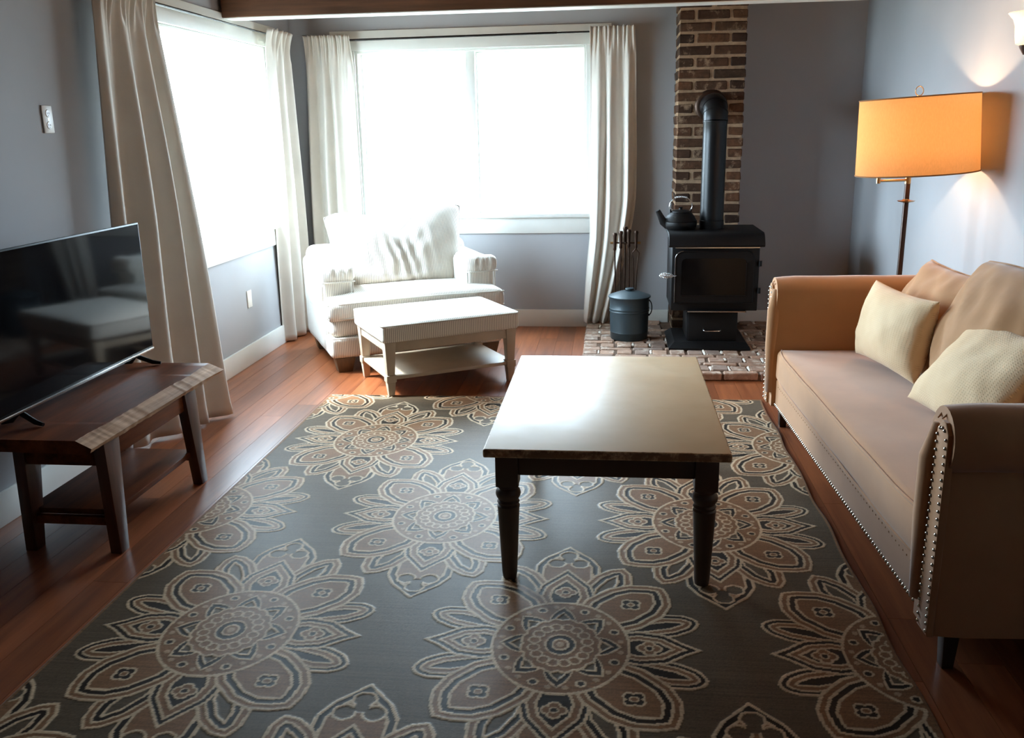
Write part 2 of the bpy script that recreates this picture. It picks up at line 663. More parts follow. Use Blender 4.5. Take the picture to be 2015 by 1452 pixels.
floor = structure(obj('floor', bx(NB(), LX - WT, RX + WT, FY - WT, BY + WT, -.12, -.012), m_sub, smooth=0), 'glossy reddish brown oak plank floor')
PW = .127
rng = random.Random(3)
plank_mesh = {}
RUG = (-1.645, .845, 1.72, 4.965)
nrow = int((RX - LX) / PW) + 1
for i in range(nrow):
    x0 = LX + i * PW
    x1 = min(x0 + PW, RX)
    y = .2 - rng.uniform(0, 1.0)
    while y < BY:
        L = rng.choice((.9, 1.2, 1.5, 1.8, 2.1))
        y0, y1 = max(y, FY), min(y + L, BY)
        y += L
        if y1 - y0 < .05 or y1 < 1.0:
            continue
        if x0 > RUG[0] + .02 and x1 < RUG[1] - .02 and y0 > RUG[2] and y1 < RUG[3] - .02:
            continue
        key = (round(x1 - x0, 3), round(y1 - y0, 3))
        if key not in plank_mesh:
            bm = NB()
            bx(bm, -(x1 - x0) / 2 + .0007, (x1 - x0) / 2 - .0007, -(y1 - y0) / 2 + .0007, (y1 - y0) / 2 - .0007, -.012, 0)
            o = obj('plank', bm, m_floor, floor, 0)
            plank_mesh[key] = o.data
        else:
            o = bpy.data.objects.new('plank', plank_mesh[key])
            col.objects.link(o)
            o.parent = floor
        o.location = ((x0 + x1) / 2, (y0 + y1) / 2, 0)
bm = NB()
bx(bm, LX, RX, FY, 1.0, -.012, -.001)
o = obj('plank_field', bm, m_floor, floor, 0)
o['kind'] = 'stuff'


def baseboard(name, x0, x1, y0, y1, label):
    bm = NB()
    bx(bm, x0, x1, y0, y1, 0, .137, .004, 2)
    return structure(obj(name, bm, m_trim, smooth=30), label)


baseboard('baseboard_left', LX, LX + .016, FY, BY, 'white baseboard along the wall behind the television')
baseboard('baseboard_back', LX + .016, .437, BY - .016, BY, 'white baseboard below the wide window')
baseboard('baseboard_back_right', .905, RX - .016, BY - .016, BY, 'white baseboard between the chimney and the corner')
baseboard('baseboard_right', RX - .016, RX, FY, BY, 'white baseboard behind the sofa')

# ceiling beam
bm = NB()
x0, x1, n = LX + .025, RX, 42
rows = []
for i in range(n + 1):
    x = x0 + (x1 - x0) * i / n
    j = .006 * nz(x * 3, 1.3) + .003 * nz(x * 14, 4)
    rows.append([bm.verts.new(p) for p in ((x, 5.69 + j, 2.455), (x, 5.688 + j * .8, 2.30 + j), (x, 5.69 + j, 2.207 + j * .4), (x, 5.83, 2.205), (x, 5.83, 2.455))])
for A, B in zip(rows, rows[1:]):
    for k in range(5):
        bm.faces.new((A[k], A[(k + 1) % 5], B[(k + 1) % 5], B[k]))
bm.faces.new(rows[0][::-1])
bm.faces.new(rows[-1])
beam = structure(obj('ceiling_beam', bm, m_beam, smooth=40), 'rough dark brown timber beam under the ceiling')
# white strip under the beam: window light on its underside put into colour
obj('lit_underside_strip', bx(NB(), x0, x1, 5.70, 5.835, 2.2015, 2.2065), m_trim, beam, 0)


# ------------------------------------------------------------------ windows
def window(name, label, span, to_world, mull=True):
    """span along the wall s0..s1; to_world(s0,s1,d0,d1) gives x0,x1,y0,y1 for depth d into the room"""
    w = thing(name, label, None, kind='structure')
    s0, s1 = span
    def part(nm, a, b, d0, d1, z0, z1, mat=m_trim, bev=.003):
        bm = NB()
        bx(bm, *to_world(a, b, d0, d1), z0, z1, bev, 2)
        return obj(nm, bm, mat, w, 30)
    part('head_casing', s0 - .18, s1 + .18, 0, .024, WZ1, 2.236)
    part('side_casing', s0 - .12, s0, 0, .02, WZ0, WZ1)
    part('side_casing', s1, s1 + .12, 0, .02, WZ0, WZ1)
    part('sill', s0 - .15, s1 + .15, -.10, .045, WZ0 - .028, WZ0 + .002)
    part('apron', s0 - .12, s1 + .12, 0, .02, .734, WZ0 - .026)
    part('jamb', s0, s0 + .018, -WT, 0, WZ0, WZ1)
    part('jamb', s1 - .018, s1, -WT, 0, WZ0, WZ1)
    part('jamb', s0 + .018, s1 - .018, -WT, 0, WZ1 - .018, WZ1)
    cuts = [s0 + .018] + ([(s0 + s1) / 2 - .035, (s0 + s1) / 2 + .035] if mull else []) + [s1 - .018]
    if mull:
        part('mullion', cuts[1], cuts[2], -.13, -.03, WZ0, WZ1 - .018)
    for a, b in zip(cuts[::2], cuts[1::2]):
        for q in ((a, a + .012, WZ0, WZ1 - .018), (b - .012, b, WZ0, WZ1 - .018), (a + .012, b - .012, WZ0, WZ0 + .012), (a + .012, b - .012, WZ1 - .03, WZ1 - .018)):
            part('glazing_stop', q[0], q[1], -.125, -.10, q[2], q[3], m_trim, .002)
        part('pane', a + .012, b - .012, -.114, -.110, WZ0 + .012, WZ1 - .03, m_glass, 0)
    return w


window('window_1', 'wide white trimmed window above the armchair', (BWX0, BWX1), lambda a, b, d0, d1: (a, b, BY - d1, BY - d0))
window('window_2', 'tall white trimmed side window beside the television', (LWY0, LWY1), lambda a, b, d0, d1: (LX + d0, LX + d1, a, b), False)


# ------------------------------------------------------------------ chimney and hearth
def brick_mesh(sx, sy, sz, seed):
    bm = NB()
    bx(bm, -sx / 2, sx / 2, -sy / 2, sy / 2, -sz / 2, sz / 2, .006, 1)
    for v in bm.verts:
        p = v.co * 23 + Vector((seed * 7.1, seed * 3.3, 0))
        v.co += Vector((noise.noise(p), noise.noise(p + Vector((9, 0, 0))), noise.noise(p + Vector((0, 9, 0))))) * .0045
    bmesh.ops.recalc_face_normals(bm, faces=bm.faces)
    me = bpy.data.meshes.new('brick')
    bm.to_mesh(me)
    bm.free()
    return me


def brick(me, parent, loc, rz=0, mat=None):
    if not me.materials:
        me.materials.append(mat)
    o = bpy.data.objects.new('brick', me)
    col.objects.link(o)
    o.parent = parent
    o.location = loc
    o.rotation_euler = (0, 0, rz)
    return o


CX0, CX1, CY0 = .441, .899, 6.605
bm = NB()
bx(bm, CX0 + .007, CX1 - .007, CY0 + .007, BY, .05, CZ)
chim = structure(obj('chimney', bm, m_mortar, smooth=0), 'old brown brick chimney behind the stovepipe')
rngb = random.Random(11)
full = [brick_mesh(.214, .10, .057, s) for s in range(7)]
half = [brick_mesh(.102, .10, .057, s + 20) for s in range(5)]
head = [brick_mesh(.102, .214, .057, s + 40) for s in range(5)]
deep = [brick_mesh(.10, .228, .057, s + 60) for s in range(4)]
shrt = [brick_mesh(.10, .118, .057, s + 80) for s in range(4)]
pitch = .0765
k = 0
z = .05 + .045
while z < CZ - .03:
    J = lambda: rngb.uniform(-.0025, .0025)
    if k % 2:
        for x in (CX0 + .109, CX1 - .109):
            brick(rngb.choice(full), chim, (x + J(), CY0 + .05 + J(), z + J()), 0, m_brick)
        for x in (CX0 + .051, CX1 - .051):
            brick(rngb.choice(deep), chim, (x + J(), CY0 + .226, z + J()), 0, m_brick)
    else:
        for x in (CX0 + .052, CX1 - .052):
            brick(rngb.choice(head), chim, (x + J(), CY0 + .107 + J(), z + J()), 0, m_brick)
            brick(rngb.choice(shrt), chim, (x + J(), CY0 + .281, z + J()), 0, m_brick)
        brick(rngb.choice(full), chim, ((CX0 + CX1) / 2 + J(), CY0 + .05 + J(), z + J()), 0, m_brick)
    z += pitch
    k += 1

HX0, HX1, HY0, HZ = -.19, 1.56, 5.385, .05
hearth = structure(obj('hearth', bx(NB(), HX0 + .006, HX1 - .006, HY0 + .008, BY - .016, 0, .040), m_hmortar, smooth=0), 'raised hearth of pale worn bricks under the stove')
thin = [brick_mesh(.205, .058, .046, s + 100) for s in range(6)]
sqr = [brick_mesh(.096, .118, .046, s + 120) for s in range(6)]
y = HY0
ri = 0
joints = []
while y < BY - .06:
    if ri % 2 == 0:
        d = .062
        x = HX0 + .103 - (.1 if ri % 4 == 2 else 0)
        while x < HX1 + .02:
            if not (CX0 - .05 < x < CX1 + .05 and y + d > CY0) and x + .10 < HX1 + .05:
                if x - .1 < HX0 - .02:
                    brick(sqr[ri % 6], hearth, (HX0 + .06, y + d / 2, HZ - .023 + rngb.uniform(-.003, .003)), R(90), m_hbrick)
                else:
                    brick(rngb.choice(thin), hearth, (x, y + d / 2, HZ - .023 + rngb.uniform(-.003, .003)), rngb.uniform(-.015, .015), m_hbrick)
            x += .219
    else:
        d = .130
        x = HX0 + .05
        while x < HX1 - .04:
            if not (CX0 - .05 < x < CX1 + .05 and y + d > CY0):
                brick(rngb.choice(sqr), hearth, (x, y + d / 2, HZ - .023 + rngb.uniform(-.004, .003)), rngb.uniform(-.03, .03), m_hbrick)
                joints.append((x + .058, y + d / 2))
            x += .1165
    y += d + .004
    ri += 1
# smeared white mortar lumps in the hearth joints
bm = NB()
for q, (px_, py_) in enumerate(joints):
    if rngb.random() < .45:
        continue
    ly = rngb.uniform(.03, .06)
    softbox(bm, rngb.uniform(.006, .011), ly, .007, .006, (2, 4, 1), (px_ + rngb.uniform(-.003, .003), py_ + rngb.uniform(-.02, .02), HZ - .005), lambda v: v + Vector((nz(v.x * 60 + q, v.y * 60), nz(v.y * 60, q), nz(v.x * 80, v.y * 80, q))) * .006)
o = obj('mortar_smears', bm, m_hblob, hearth, 60)
o['kind'] = 'stuff'


# ------------------------------------------------------------------ rug
def rug_pattern(X, Y):
    """class of every point for a medallion centred at 0, X,Y >= 0: 0 field 1 cream 2 dark 3 tan 4 light"""
    out = np.zeros(X.shape, np.int8)
    inside = np.zeros(X.shape, bool)

    def petal(P0, P1, prof, n=64):
        P0, P1 = np.array(P0), np.array(P1)
        ax = P1 - P0
        L = np.hypot(*ax)
        ax = ax / L
        nr = np.array((-ax[1], ax[0]))
        s = np.linspace(0, 1, n)
        w = np.interp(s, [p[0] for p in prof], [p[1] for p in prof])
        ws = w.copy()
        for _ in range(2):
            ws[1:-1] = (ws[:-2] + 2 * ws[1:-1] + ws[2:]) / 4
        A = P0 + ax * (s * L)[:, None] + nr * ws[:, None]
        B = P0 + ax * (s * L)[:, None] - nr * ws[:, None]
        return np.concatenate([A, B[::-1]])

    def sdf(poly):
        d = np.full(X.shape, 9.)
        ins = np.zeros(X.shape, bool)
        for (x1, y1), (x2, y2) in zip(poly, np.roll(poly, -1, axis=0)):
            ex, ey = x2 - x1, y2 - y1
            L2 = ex * ex + ey * ey
            if L2 < 1e-12:
                continue
            tt = np.clip(((X - x1) * ex + (Y - y1) * ey) / L2, 0, 1)
            d = np.minimum(d, np.hypot(X - x1 - tt * ex, Y - y1 - tt * ey))
            if abs(y2 - y1) > 1e-12:
                c = ((y1 > Y) != (y2 > Y)) & (X < (x2 - x1) * (Y - y1) / (y2 - y1) + x1)
                ins ^= c
        return np.where(ins, d, -d)

    def bands(poly, bl):
        s = sdf(poly)
        m = s > 0
        out[m] = bl[-1][1]
        prev = 0
        for lim, c in bl[:-1]:
            k_ = m & (s >= prev) & (s < lim)
            out[k_] = c
            prev = lim

    def disc(cx, cy, r0, c, r1=0, c1=0):
        d = np.hypot(X - cx, Y - cy)
        out[d < r0] = c
        if r1:
            out[d < r1] = c1

    def flower(cx, cy, r, lobe, ctr, line=1, ang=0.0, fill=None):
        for a in range(4):
            t_ = ang + a * math.pi / 2
            disc(cx + r * math.cos(t_), cy + r * math.sin(t_), r * .95 + .004, line)
        for a in range(4):
            t_ = ang + a * math.pi / 2
            disc(cx + r * math.cos(t_), cy + r * math.sin(t_), r * .95 - .003, lobe)
        disc(cx, cy, r * .62 + .003, line, r * .62 - .002, ctr)

    C_, D_, T_, F_ = 1, 2, 3, 0
    # north ogee with trefoil
    bands(petal((0, .30), (0, .655), [(0, .09), (.35, .115), (.58, .112), (.75, .082), (.88, .038), (1, 0)]), [(.010, C_), (.026, D_), (.035, C_), (9, T_)])
    for cx, cy in ((0, .580), (.040, .522), (-.040, .522)):
        disc(cx, cy, .036, C_)
    for cx, cy in ((0, .580), (.040, .522), (-.040, .522), (0, .545)):
        disc(cx, cy, .027 if cx or cy > .55 else .02, F_)
    # leaves
    bands(petal((.075, .22), (.195, .50), [(0, .05), (.4, .078), (.7, .07), (.9, .04), (1, 0)]), [(.010, C_), (.023, T_), (.031, C_), (.046, D_), (.055, C_), (9, F_)])
    bands(petal((.13, .075), (.418, .160), [(0, .05), (.4, .066), (.7, .066), (.88, .050), (.96, .03), (1, .012)]), [(.010, C_), (.021, D_), (.029, C_), (.042, T_), (.050, C_), (9, D_)])
    # north petal
    bands(petal((0, .18), (0, .478), [(0, .07), (.35, .100), (.6, .086), (.82, .038), (1, 0)]), [(.009, C_), (.020, D_), (.028, C_), (.044, T_), (.053, C_), (9, D_)])
    flower(0, .315, .017, 3, 2)
    # east petal
    bands(petal((.15, 0), (.418, 0), [(0, .07), (.3, .092), (.6, .078), (.82, .030), (1, 0)]), [(.010, C_), (.023, D_), (.031, C_), (.043, T_), (.052, C_), (9, D_)])
    flower(.262, 0, .018, 3, 2)
    # diagonal petal
    bands(petal((.085, .115), (.322, .368), [(0, .08), (.3, .122), (.6, .122), (.8, .094), (.93, .046), (1, 0)]), [(.010, C_), (.024, T_), (.033, C_), (.049, D_), (.058, C_), (9, T_)])
    flower(.212, .250, .017, 2, 3, 1, .75)
    # centre disc
    RX_, RY_ = .208, .250
    rho = np.hypot(X / RX_, Y / RY_)
    th = np.arctan2(Y / RY_, X / RX_)
    m = rho < 1
    out[m] = T_
    out[m & (rho > .955)] = C_
    for q in range(24):
        a = (q + .5) * math.pi / 12
        if a > math.pi / 2 + .2:
            break
        kx, ky = .86 * RX_ * math.cos(a), .86 * RY_ * math.sin(a)
        if q % 3 == 1:
            disc(kx * .965, ky * .965, .0165, C_, .010, D_)
        else:
            disc(kx, ky, .0095, 4)
    tri = np.abs(((th / (math.pi / 4) + .5) % 1) - .5) * 2
    rs = .88 - .13 * tri ** .55 - .22 * tri ** 1.8
    m = rho < rs
    out[m] = F_
    out[m & (rho > rs - .042)] = C_
    out[m & (rho <= rs - .042) & (rho > rs - .13)] = D_
    out[m & (rho <= rs - .13) & (rho > rs - .172)] = C_
    sca = .56 + .035 * np.abs(np.sin(th * 8))
    m = rho < sca
    out[m] = T_
    out[m & (rho > sca - .04)] = C_
    for q in range(3):
        a = math.pi / 8 + q * math.pi / 4
        for sgn in (-1, 1):
            cx, cy = .385 * RX_ * math.cos(a + sgn * .19), .385 * RY_ * math.sin(a + sgn * .19)
            d = np.hypot(X - cx, Y - cy)
            out[(d < .0205) & (d > .0145)] = C_
    out[rho < .225] = C_
    out[rho < .195] = D_
    out[rho < .125] = C_
    out[rho < .095] = T_
    out[rho < .05] = 4
    return out


def build_rug():
    x0, x1, y0, y1 = RUG
    st = .004
    nx, ny = int(round((x1 - x0) / st)) + 1, int(round((y1 - y0) / st)) + 1
    xs = np.linspace(x0, x1, nx)
    ys = np.linspace(y0, y1, ny)
    tab_s = .002
    tx, ty = np.meshgrid(np.arange(0, .44, tab_s), np.arange(0, .68, tab_s))
    tab = rug_pattern(tx, ty)
    XX, YY = np.meshgrid(xs, ys)
    cls = np.zeros(XX.shape, np.int8)
    for j in range(-1, 4):
        for i in range(-1, 4):
            for cx, cy in ((-1.170 + 1.03 * i, 2.390 + 1.79 * j), (-.655 + 1.03 * i, 1.495 + 1.79 * j)):
                dx, dy = np.abs(XX - cx), np.abs(YY - cy)
                m = (dx < .43) & (dy < .67)
                if m.any():
                    v = tab[(dy[m] / tab_s).astype(int), (dx[m] / tab_s).astype(int)]
                    cur = cls[m]
                    cls[m] = np.where(v > 0, v, cur)
    edge = np.minimum(np.minimum(XX - x0, x1 - XX), np.minimum(YY - y0, y1 - YY))
    cls[edge < .010] = 3
    pal = np.array([rgb(98, 83, 66), rgb(208, 182, 150), rgb(44, 34, 26), rgb(138, 101, 72), rgb(188, 158, 128)])
    colr = pal[cls]
    rs = np.random.RandomState(5)
    streak = 1 + .16 * rs.randn(ny, 1) * 0.5 + .10 * rs.randn(ny, nx) * 1.0
    streak *= np.where((cls == 2), 1 + .35 * rs.rand(ny, nx), 1)
    colr = np.clip(colr * streak[..., None], 0, 1)
    hgt = np.array([.0, .0014, .0008, .0010, .0014])[cls] + .009
    # soft waves along the edge beside the sofa and gentle lie of the rug
    wav = .003 * np.exp(-((x1 - XX) / .10) ** 2) * np.sin(YY * 9.0) ** 2
    hgt = hgt + wav
    xoff = -.005 * np.exp(-((x1 - XX) / .12) ** 2) * (1 + np.sin(YY * 11))
    V = np.stack([XX + xoff, YY, hgt], -1).reshape(-1, 3).astype(np.float32)
    C4 = np.concatenate([colr.reshape(-1, 3), np.ones((nx * ny, 1))], 1).astype(np.float32)
    idx = np.arange(nx * ny).reshape(ny, nx)
    Q = np.stack([idx[:-1, :-1], idx[:-1, 1:], idx[1:, 1:], idx[1:, :-1]], -1).reshape(-1, 4)
    # skirt down to the floor
    ring = np.concatenate([idx[0, :-1], idx[:-1, -1], idx[-1, :0:-1], idx[:0:-1, 0]])
    base = len(V)
    VB = V[ring].copy()
    VB[:, 2] = .0005
    V = np.concatenate([V, VB])
    C4 = np.concatenate([C4, C4[ring]])
    nr = len(ring)
    a = np.arange(nr)
    b = (a + 1) % nr
    Q = np.concatenate([Q, np.stack([ring[a], base + a, base + b, ring[b]], -1)])
    me = bpy.data.meshes.new('area_rug')
    me.vertices.add(len(V))
    me.vertices.foreach_set('co', V.ravel())
    me.loops.add(Q.size)
    me.loops.foreach_set('vertex_index', Q.ravel().astype(np.int32))
    me.polygons.add(len(Q))
    me.polygons.foreach_set('loop_start', (np.arange(len(Q)) * 4).astype(np.int32))
    me.update(calc_edges=True)
    at = me.color_attributes.new('weave', 'FLOAT_COLOR', 'POINT')
    at.data.foreach_set('color', C4.ravel())
    t = NT('rug_weave')
    an = t.n('ShaderNodeAttribute', attribute_name='weave')
    # crosswise colour drift and thread lines of the weave
    dr = t.noise(t.coord('Object', (1.2, 26, 1)), 1.0, 5, .6)
    c = t.mix(t.math('MULTIPLY', dr, .45), an.outputs['Color'], t.mix(1.0, an.outputs['Color'], (.62, .60, .58), 'MULTIPLY'))
    thr = t.noise(t.coord('Object', (60, 420, 1)), 1.0, 3, .6)
    c = t.mix(t.math('MULTIPLY', thr, .30), c, t.mix(1.0, c, (.45, .43, .42), 'MULTIPLY'))
    t.set(Base_Color=c, Roughness=.42, Sheen_Weight=.10, Sheen_Roughness=.3)
    t.b.inputs['Specular IOR Level'].default_value = .06
    t.bump(thr, .35, .001)
    me.materials.append(t.m)
    o = bpy.data.objects.new('area_rug', me)
    col.objects.link(o)
    tag(o, 'large grey brown area rug woven with cream flower medallions', 'rug')
    return o


build_rug()


# ------------------------------------------------------------------ curtains and rods
def curtain(name, label, top, bot, ztop, zbot, nf, amp, seed, normal, shape=None, ns=170, nt=56, hem=True):
    """top/bot: ((x,y),(x,y)) ends of the cloth at rod and hem; normal: unit vector into the room"""
    t0, t1 = Vector((*top[0], 0)), Vector((*top[1], 0))
    b0, b1 = Vector((*bot[0], 0)), Vector((*bot[1], 0))
    nrm = Vector((*normal, 0))
    rg = random.Random(seed)
    ph = [rg.uniform(0, 6.28) for _ in range(6)]
    bm = NB()
    grid = []
    for j in range(nt + 1):
        t_ = (j / nt) ** 1.15
        row = []
        for i in range(ns + 1):
            s = i / ns
            g = min(1, t_ / .09)
            sw = s + .018 * math.sin(2 * math.pi * 3 * s + ph[0]) * g
            e = t_ ** .8
            if shape:
                p = shape(sw, t_)
            else:
                p = (t0.lerp(t1, sw)).lerp(b0.lerp(b1, sw), e)
            fold = math.sin(2 * math.pi * nf * sw + ph[1] + .5 * math.sin(2 * math.pi * 1.3 * sw + ph[2] + t_ * .8))
            fold2 = math.sin(2 * math.pi * nf * 1.7 * sw + ph[3] + t_ * .5)
            gat = math.sin(2 * math.pi * nf * 3.1 * s + ph[4]) + .6 * math.sin(2 * math.pi * nf * 4.7 * s + ph[5])
            a = amp * (.35 + .65 * min(1, t_ / .5))
            d = a * g * (fold + .32 * fold2 * (1 - .6 * t_)) + (1 - g) * .010 * gat + (.007 * gat * math.exp(-t_ / .05))
            d += .012 * nz(sw * 6 + seed, t_ * 2.2, 1.7) + .024 * math.exp(-t_ / .03)
            zz = ztop + (zbot - ztop) * t_ + (.012 * (1 - g) * nz(s * 60, seed) if j == 0 else 0)
            along = (t1 - t0).normalized() if (t1 - t0).length else Vector((1, 0, 0))
            p = p + nrm * d + along * (.010 * nz(t_ * 3, s * 5, seed + 9)) * g
            if hem and t_ > .97:
                p = p + nrm * .003
            row.append(bm.verts.new((p.x, p.y, zz)))
        grid.append(row)
    for j in range(nt):
        for i in range(ns):
            bm.faces.new((grid[j][i], grid[j][i + 1], grid[j + 1][i + 1], grid[j + 1][i]))
    o = obj(name, bm, m_curtain, None, 180, recalc=False)
    md = o.modifiers.new('thickness', 'SOLIDIFY')
    md.thickness = .003
    return tag(o, label, 'curtain', 'linen curtains')


ROD = 2.165
CL = LX + .10
curtain('curtain', 'beige linen curtain hanging behind the television', ((CL, 4.12), (CL, 4.62)), ((CL - .02, 3.98), (-2.11, 4.56)), 2.20, .012, 3.3, .034, 2, (1, 0))
curtain('curtain', 'sunlit white linen curtain in the corner beside the armchair', ((CL, 6.24), (CL, 6.66)), ((-2.385, 6.30), (-2.36, 6.80)), 2.195, .012, 3.0, .036, 5, (1, 0))
BYC = BY - .10
curtain('curtain', 'white linen curtain on the wide window behind the armchair', ((-2.275, BYC), (-1.93, BYC)), ((-2.33, BYC), (-1.94, BYC)), 2.20, .012, 3.6, .042, 8, (0, -1))


def shape_r(s, t_):
    l = -.175 + (.0 if t_ < .7 else -.045 * ((t_ - .7) / .3))
    r = .148 + .02 * min(1, t_ / .4) - (.0 if t_ < .55 else .20 * ((t_ - .55) / .45) ** 1.4)
    return Vector((l + (r - l) * s, BYC, 0))


curtain('curtain', 'cream linen curtain drawn aside between window and fire tools', ((-.175, BYC), (.15, BYC)), ((0, 0), (1, 0)), 2.205, .056, 3.1, .034, 13, (0, -1), shape_r)


def rod(label, a, b, wall_dir, joint):
    a, b = Vector(a), Vector(b)
    r = thing('curtain_rod', label, 'curtain rod', a.lerp(b, .5))
    c = a.lerp(b, .5)
    j = a.lerp(b, joint) - c
    obj('rod_tube', tube(NB(), [a - c, j], .008, 12), m_rod, r)
    obj('inner_tube', tube(NB(), [j, b - c], .0062, 12), m_rod, r)
    d = (b - a).normalized()
    for e, s in ((a - c, -1), (b - c, 1)):
        obj('finial', tube(NB(), [e, e + d * s * .012, e + d * s * .03, e + d * s * .042], [.011, .014, .012, .002], 12), m_rod, r)
        bk = e - d * s * .05
        wd = Vector((*wall_dir, 0))
        obj('bracket', tube(NB(), [bk, bk + wd * .066], .006, 8), m_rod, r)
    return r


rod('thin dark curtain rod over the wide window', (-2.22, BYC + .016, ROD), (.10, BYC + .016, ROD + .012), (0, 1), .78)
rod('thin dark curtain rod over the side window', (CL - .016, 4.18, ROD), (CL - .016, 6.56, ROD), (-1, 0), .45)


# ------------------------------------------------------------------ outlets
def outlet(name, label, y, z, duplex):
    r = thing(name, label, 'outlet', (LX, y, z))
    bm = NB()
    bx(bm, 0, .007, -.036, .036, -.058, .058, .004, 2)
    obj('cover_plate', bm, m_plate, r, 40)
    if duplex:
        for s in (-1, 1):
            bm = NB()
            lathe(bm, [(0, .0095), (.014, .0095), (.0165, .007), (.0165, .004)], 24)
            f = obj('socket_face', bm, m_plate, r, 40, loc=(0, 0, s * .0245), rot=(0, R(90), 0))
            for yy in (-.006, .006):
                obj('slot', bx(NB(), -.005, .004, yy - .0012, yy + .0012, .0092, .0102), m_slot, f, 0)
            obj('slot', tube(NB(), [(.0095, 0, .009), (.0095, 0, .0102)], .002, 8), m_slot, f)
        obj('screw', tube(NB(), [(.006, 0, 0), (.0085, 0, 0)], .003, 10), m_chrome, r)
    return r


outlet('wall_outlet', 'white duplex outlet high on the wall above the television', 3.785, 1.583, True)
outlet('blank_plate', 'blank white wall plate low under the side window', 5.754, .435, False)


# ------------------------------------------------------------------ TV bench and television
def tv_bench():
    r = thing('tv_bench', 'dark walnut live edge bench under the television', 'bench', (-2.02, 3.33, 0), R(0))
    # slab: local x -.24..+.23 , y -.545..+.54
    bm = NB()
    n = 110
    secs = []
    for i in range(n + 1):
        y = -.545 + 1.085 * i / n
        e = .012 * nz(y * 5, 2) + .0035 * nz(y * 26, 7) + .003 * nz(y * 60, 9)
        jag = .012 * max(0, nz(y * 13, 4)) + (.03 * max(0, (i - n * .9) / (n * .1)))
        secs.append([bm.verts.new(p) for p in ((-.24, y, .435), (-.24, y, .480), (.165 + e, y, .480), (.222 + e * .6 + jag * .4, y, .452 + .5 * e), (.216 + e, y, .436), (.20, y, .430))])
    for A, B in zip(secs, secs[1:]):
        for k in range(6):
            f = bm.faces.new((A[k], A[(k + 1) % 6], B[(k + 1) % 6], B[k]))
            if k in (2, 3, 4):
                f.material_index = 1
    bm.faces.new(secs[0][::-1])
    bm.faces.new(secs[-1])
    obj('slab_top', bm, [m_tvwood, m_bark], r, 25)
    for sx in (-1, 1):
        for sy in (-1, 1):
            bm = NB()
            xo = .205 if sx > 0 else -.155
            xi = xo - sx * .045
            yo = sy * .445 if sy < 0 else .295
            yi_t, yi_b = yo - sy * .105, yo - sy * .055
            x0_, x1_ = min(xo, xi), max(xo, xi)
            taper(bm, x0_ + (.012 if sx > 0 else -.012), x1_ + (.012 if sx > 0 else -.012), min(yo, yi_b), max(yo, yi_b), 0, .436, x0_, x1_, min(yo, yi_t), max(yo, yi_t), .003)
            obj('leg', bm, m_tvleg, r, 30)
    for xa in (-.19, .168):
        obj('apron', bx(NB(), xa, xa + .024, -.36, .21, .355, .436, .002), m_tvwood, r, 30)
    for ya in (-.435, .262):
        obj('apron', bx(NB(), -.155, .165, ya, ya + .024, .345, .436, .002), m_tvwood, r, 30)
    obj('shelf', bx(NB(), -.165, .185, -.40, .26, .135, .158, .003), m_tvwood, r, 30)
    for ya in (-.425, .255):
        obj('stretcher', bx(NB(), -.15, .165, ya, ya + .026, .105, .136, .002), m_tvwood, r, 30)
    return r


tv_bench()


def television():
    # bottom right corner (-2.166,3.945,.53), bottom left about (-2.13,2.81,.53)
    a, b = Vector((-2.131, 2.812, .53)), Vector((-2.166, 3.945, .53))
    ang = math.atan2(b.y - a.y, b.x - a.x) - math.pi / 2
    c = (a + b) / 2
    r = thing('television', 'flat black television standing on the live edge bench', 'television', (c.x - .008, c.y, .482), ang - R(1.3))
    W, H0, H1 = (b - a).length / 2, .05, .642
    obj('back_shell', bx(NB(), -.045, -.008, -W * .9, W * .9, H0 + .02, H1 - .06, .012), m_black, r, 40)
    bm = NB()
    bx(bm, -.012, -.001, -W, W, H0, H1, .002)
    obj('bezel', bm, m_black, r, 40)
    obj('screen', bx(NB(), -.003, .0005, -W + .007, W - .007, H0 + .016, H1 - .007), m_screen, r, 0)
    obj('chin_strip', bx(NB(), -.004, .003, -W, W, H0 - .004, H0 + .007, .001), m_chrome, r, 30)
    for y in (-.44, .45):
        f = obj('foot', tube(NB(), [(-.02, y * .96, H0), (-.005, y * .97, H0 - .012), (.05, y, .012), (.085, y * 1.02, .006)], [.011, .011, .010, .007], 10), m_black, r, 60)
        obj('rear_foot', tube(NB(), [(-.02, y * .96, H0), (-.05, y * .98, .014), (-.085, y, .006)], [.011, .010, .006], 10), m_black, f, 60)
    return r


television()


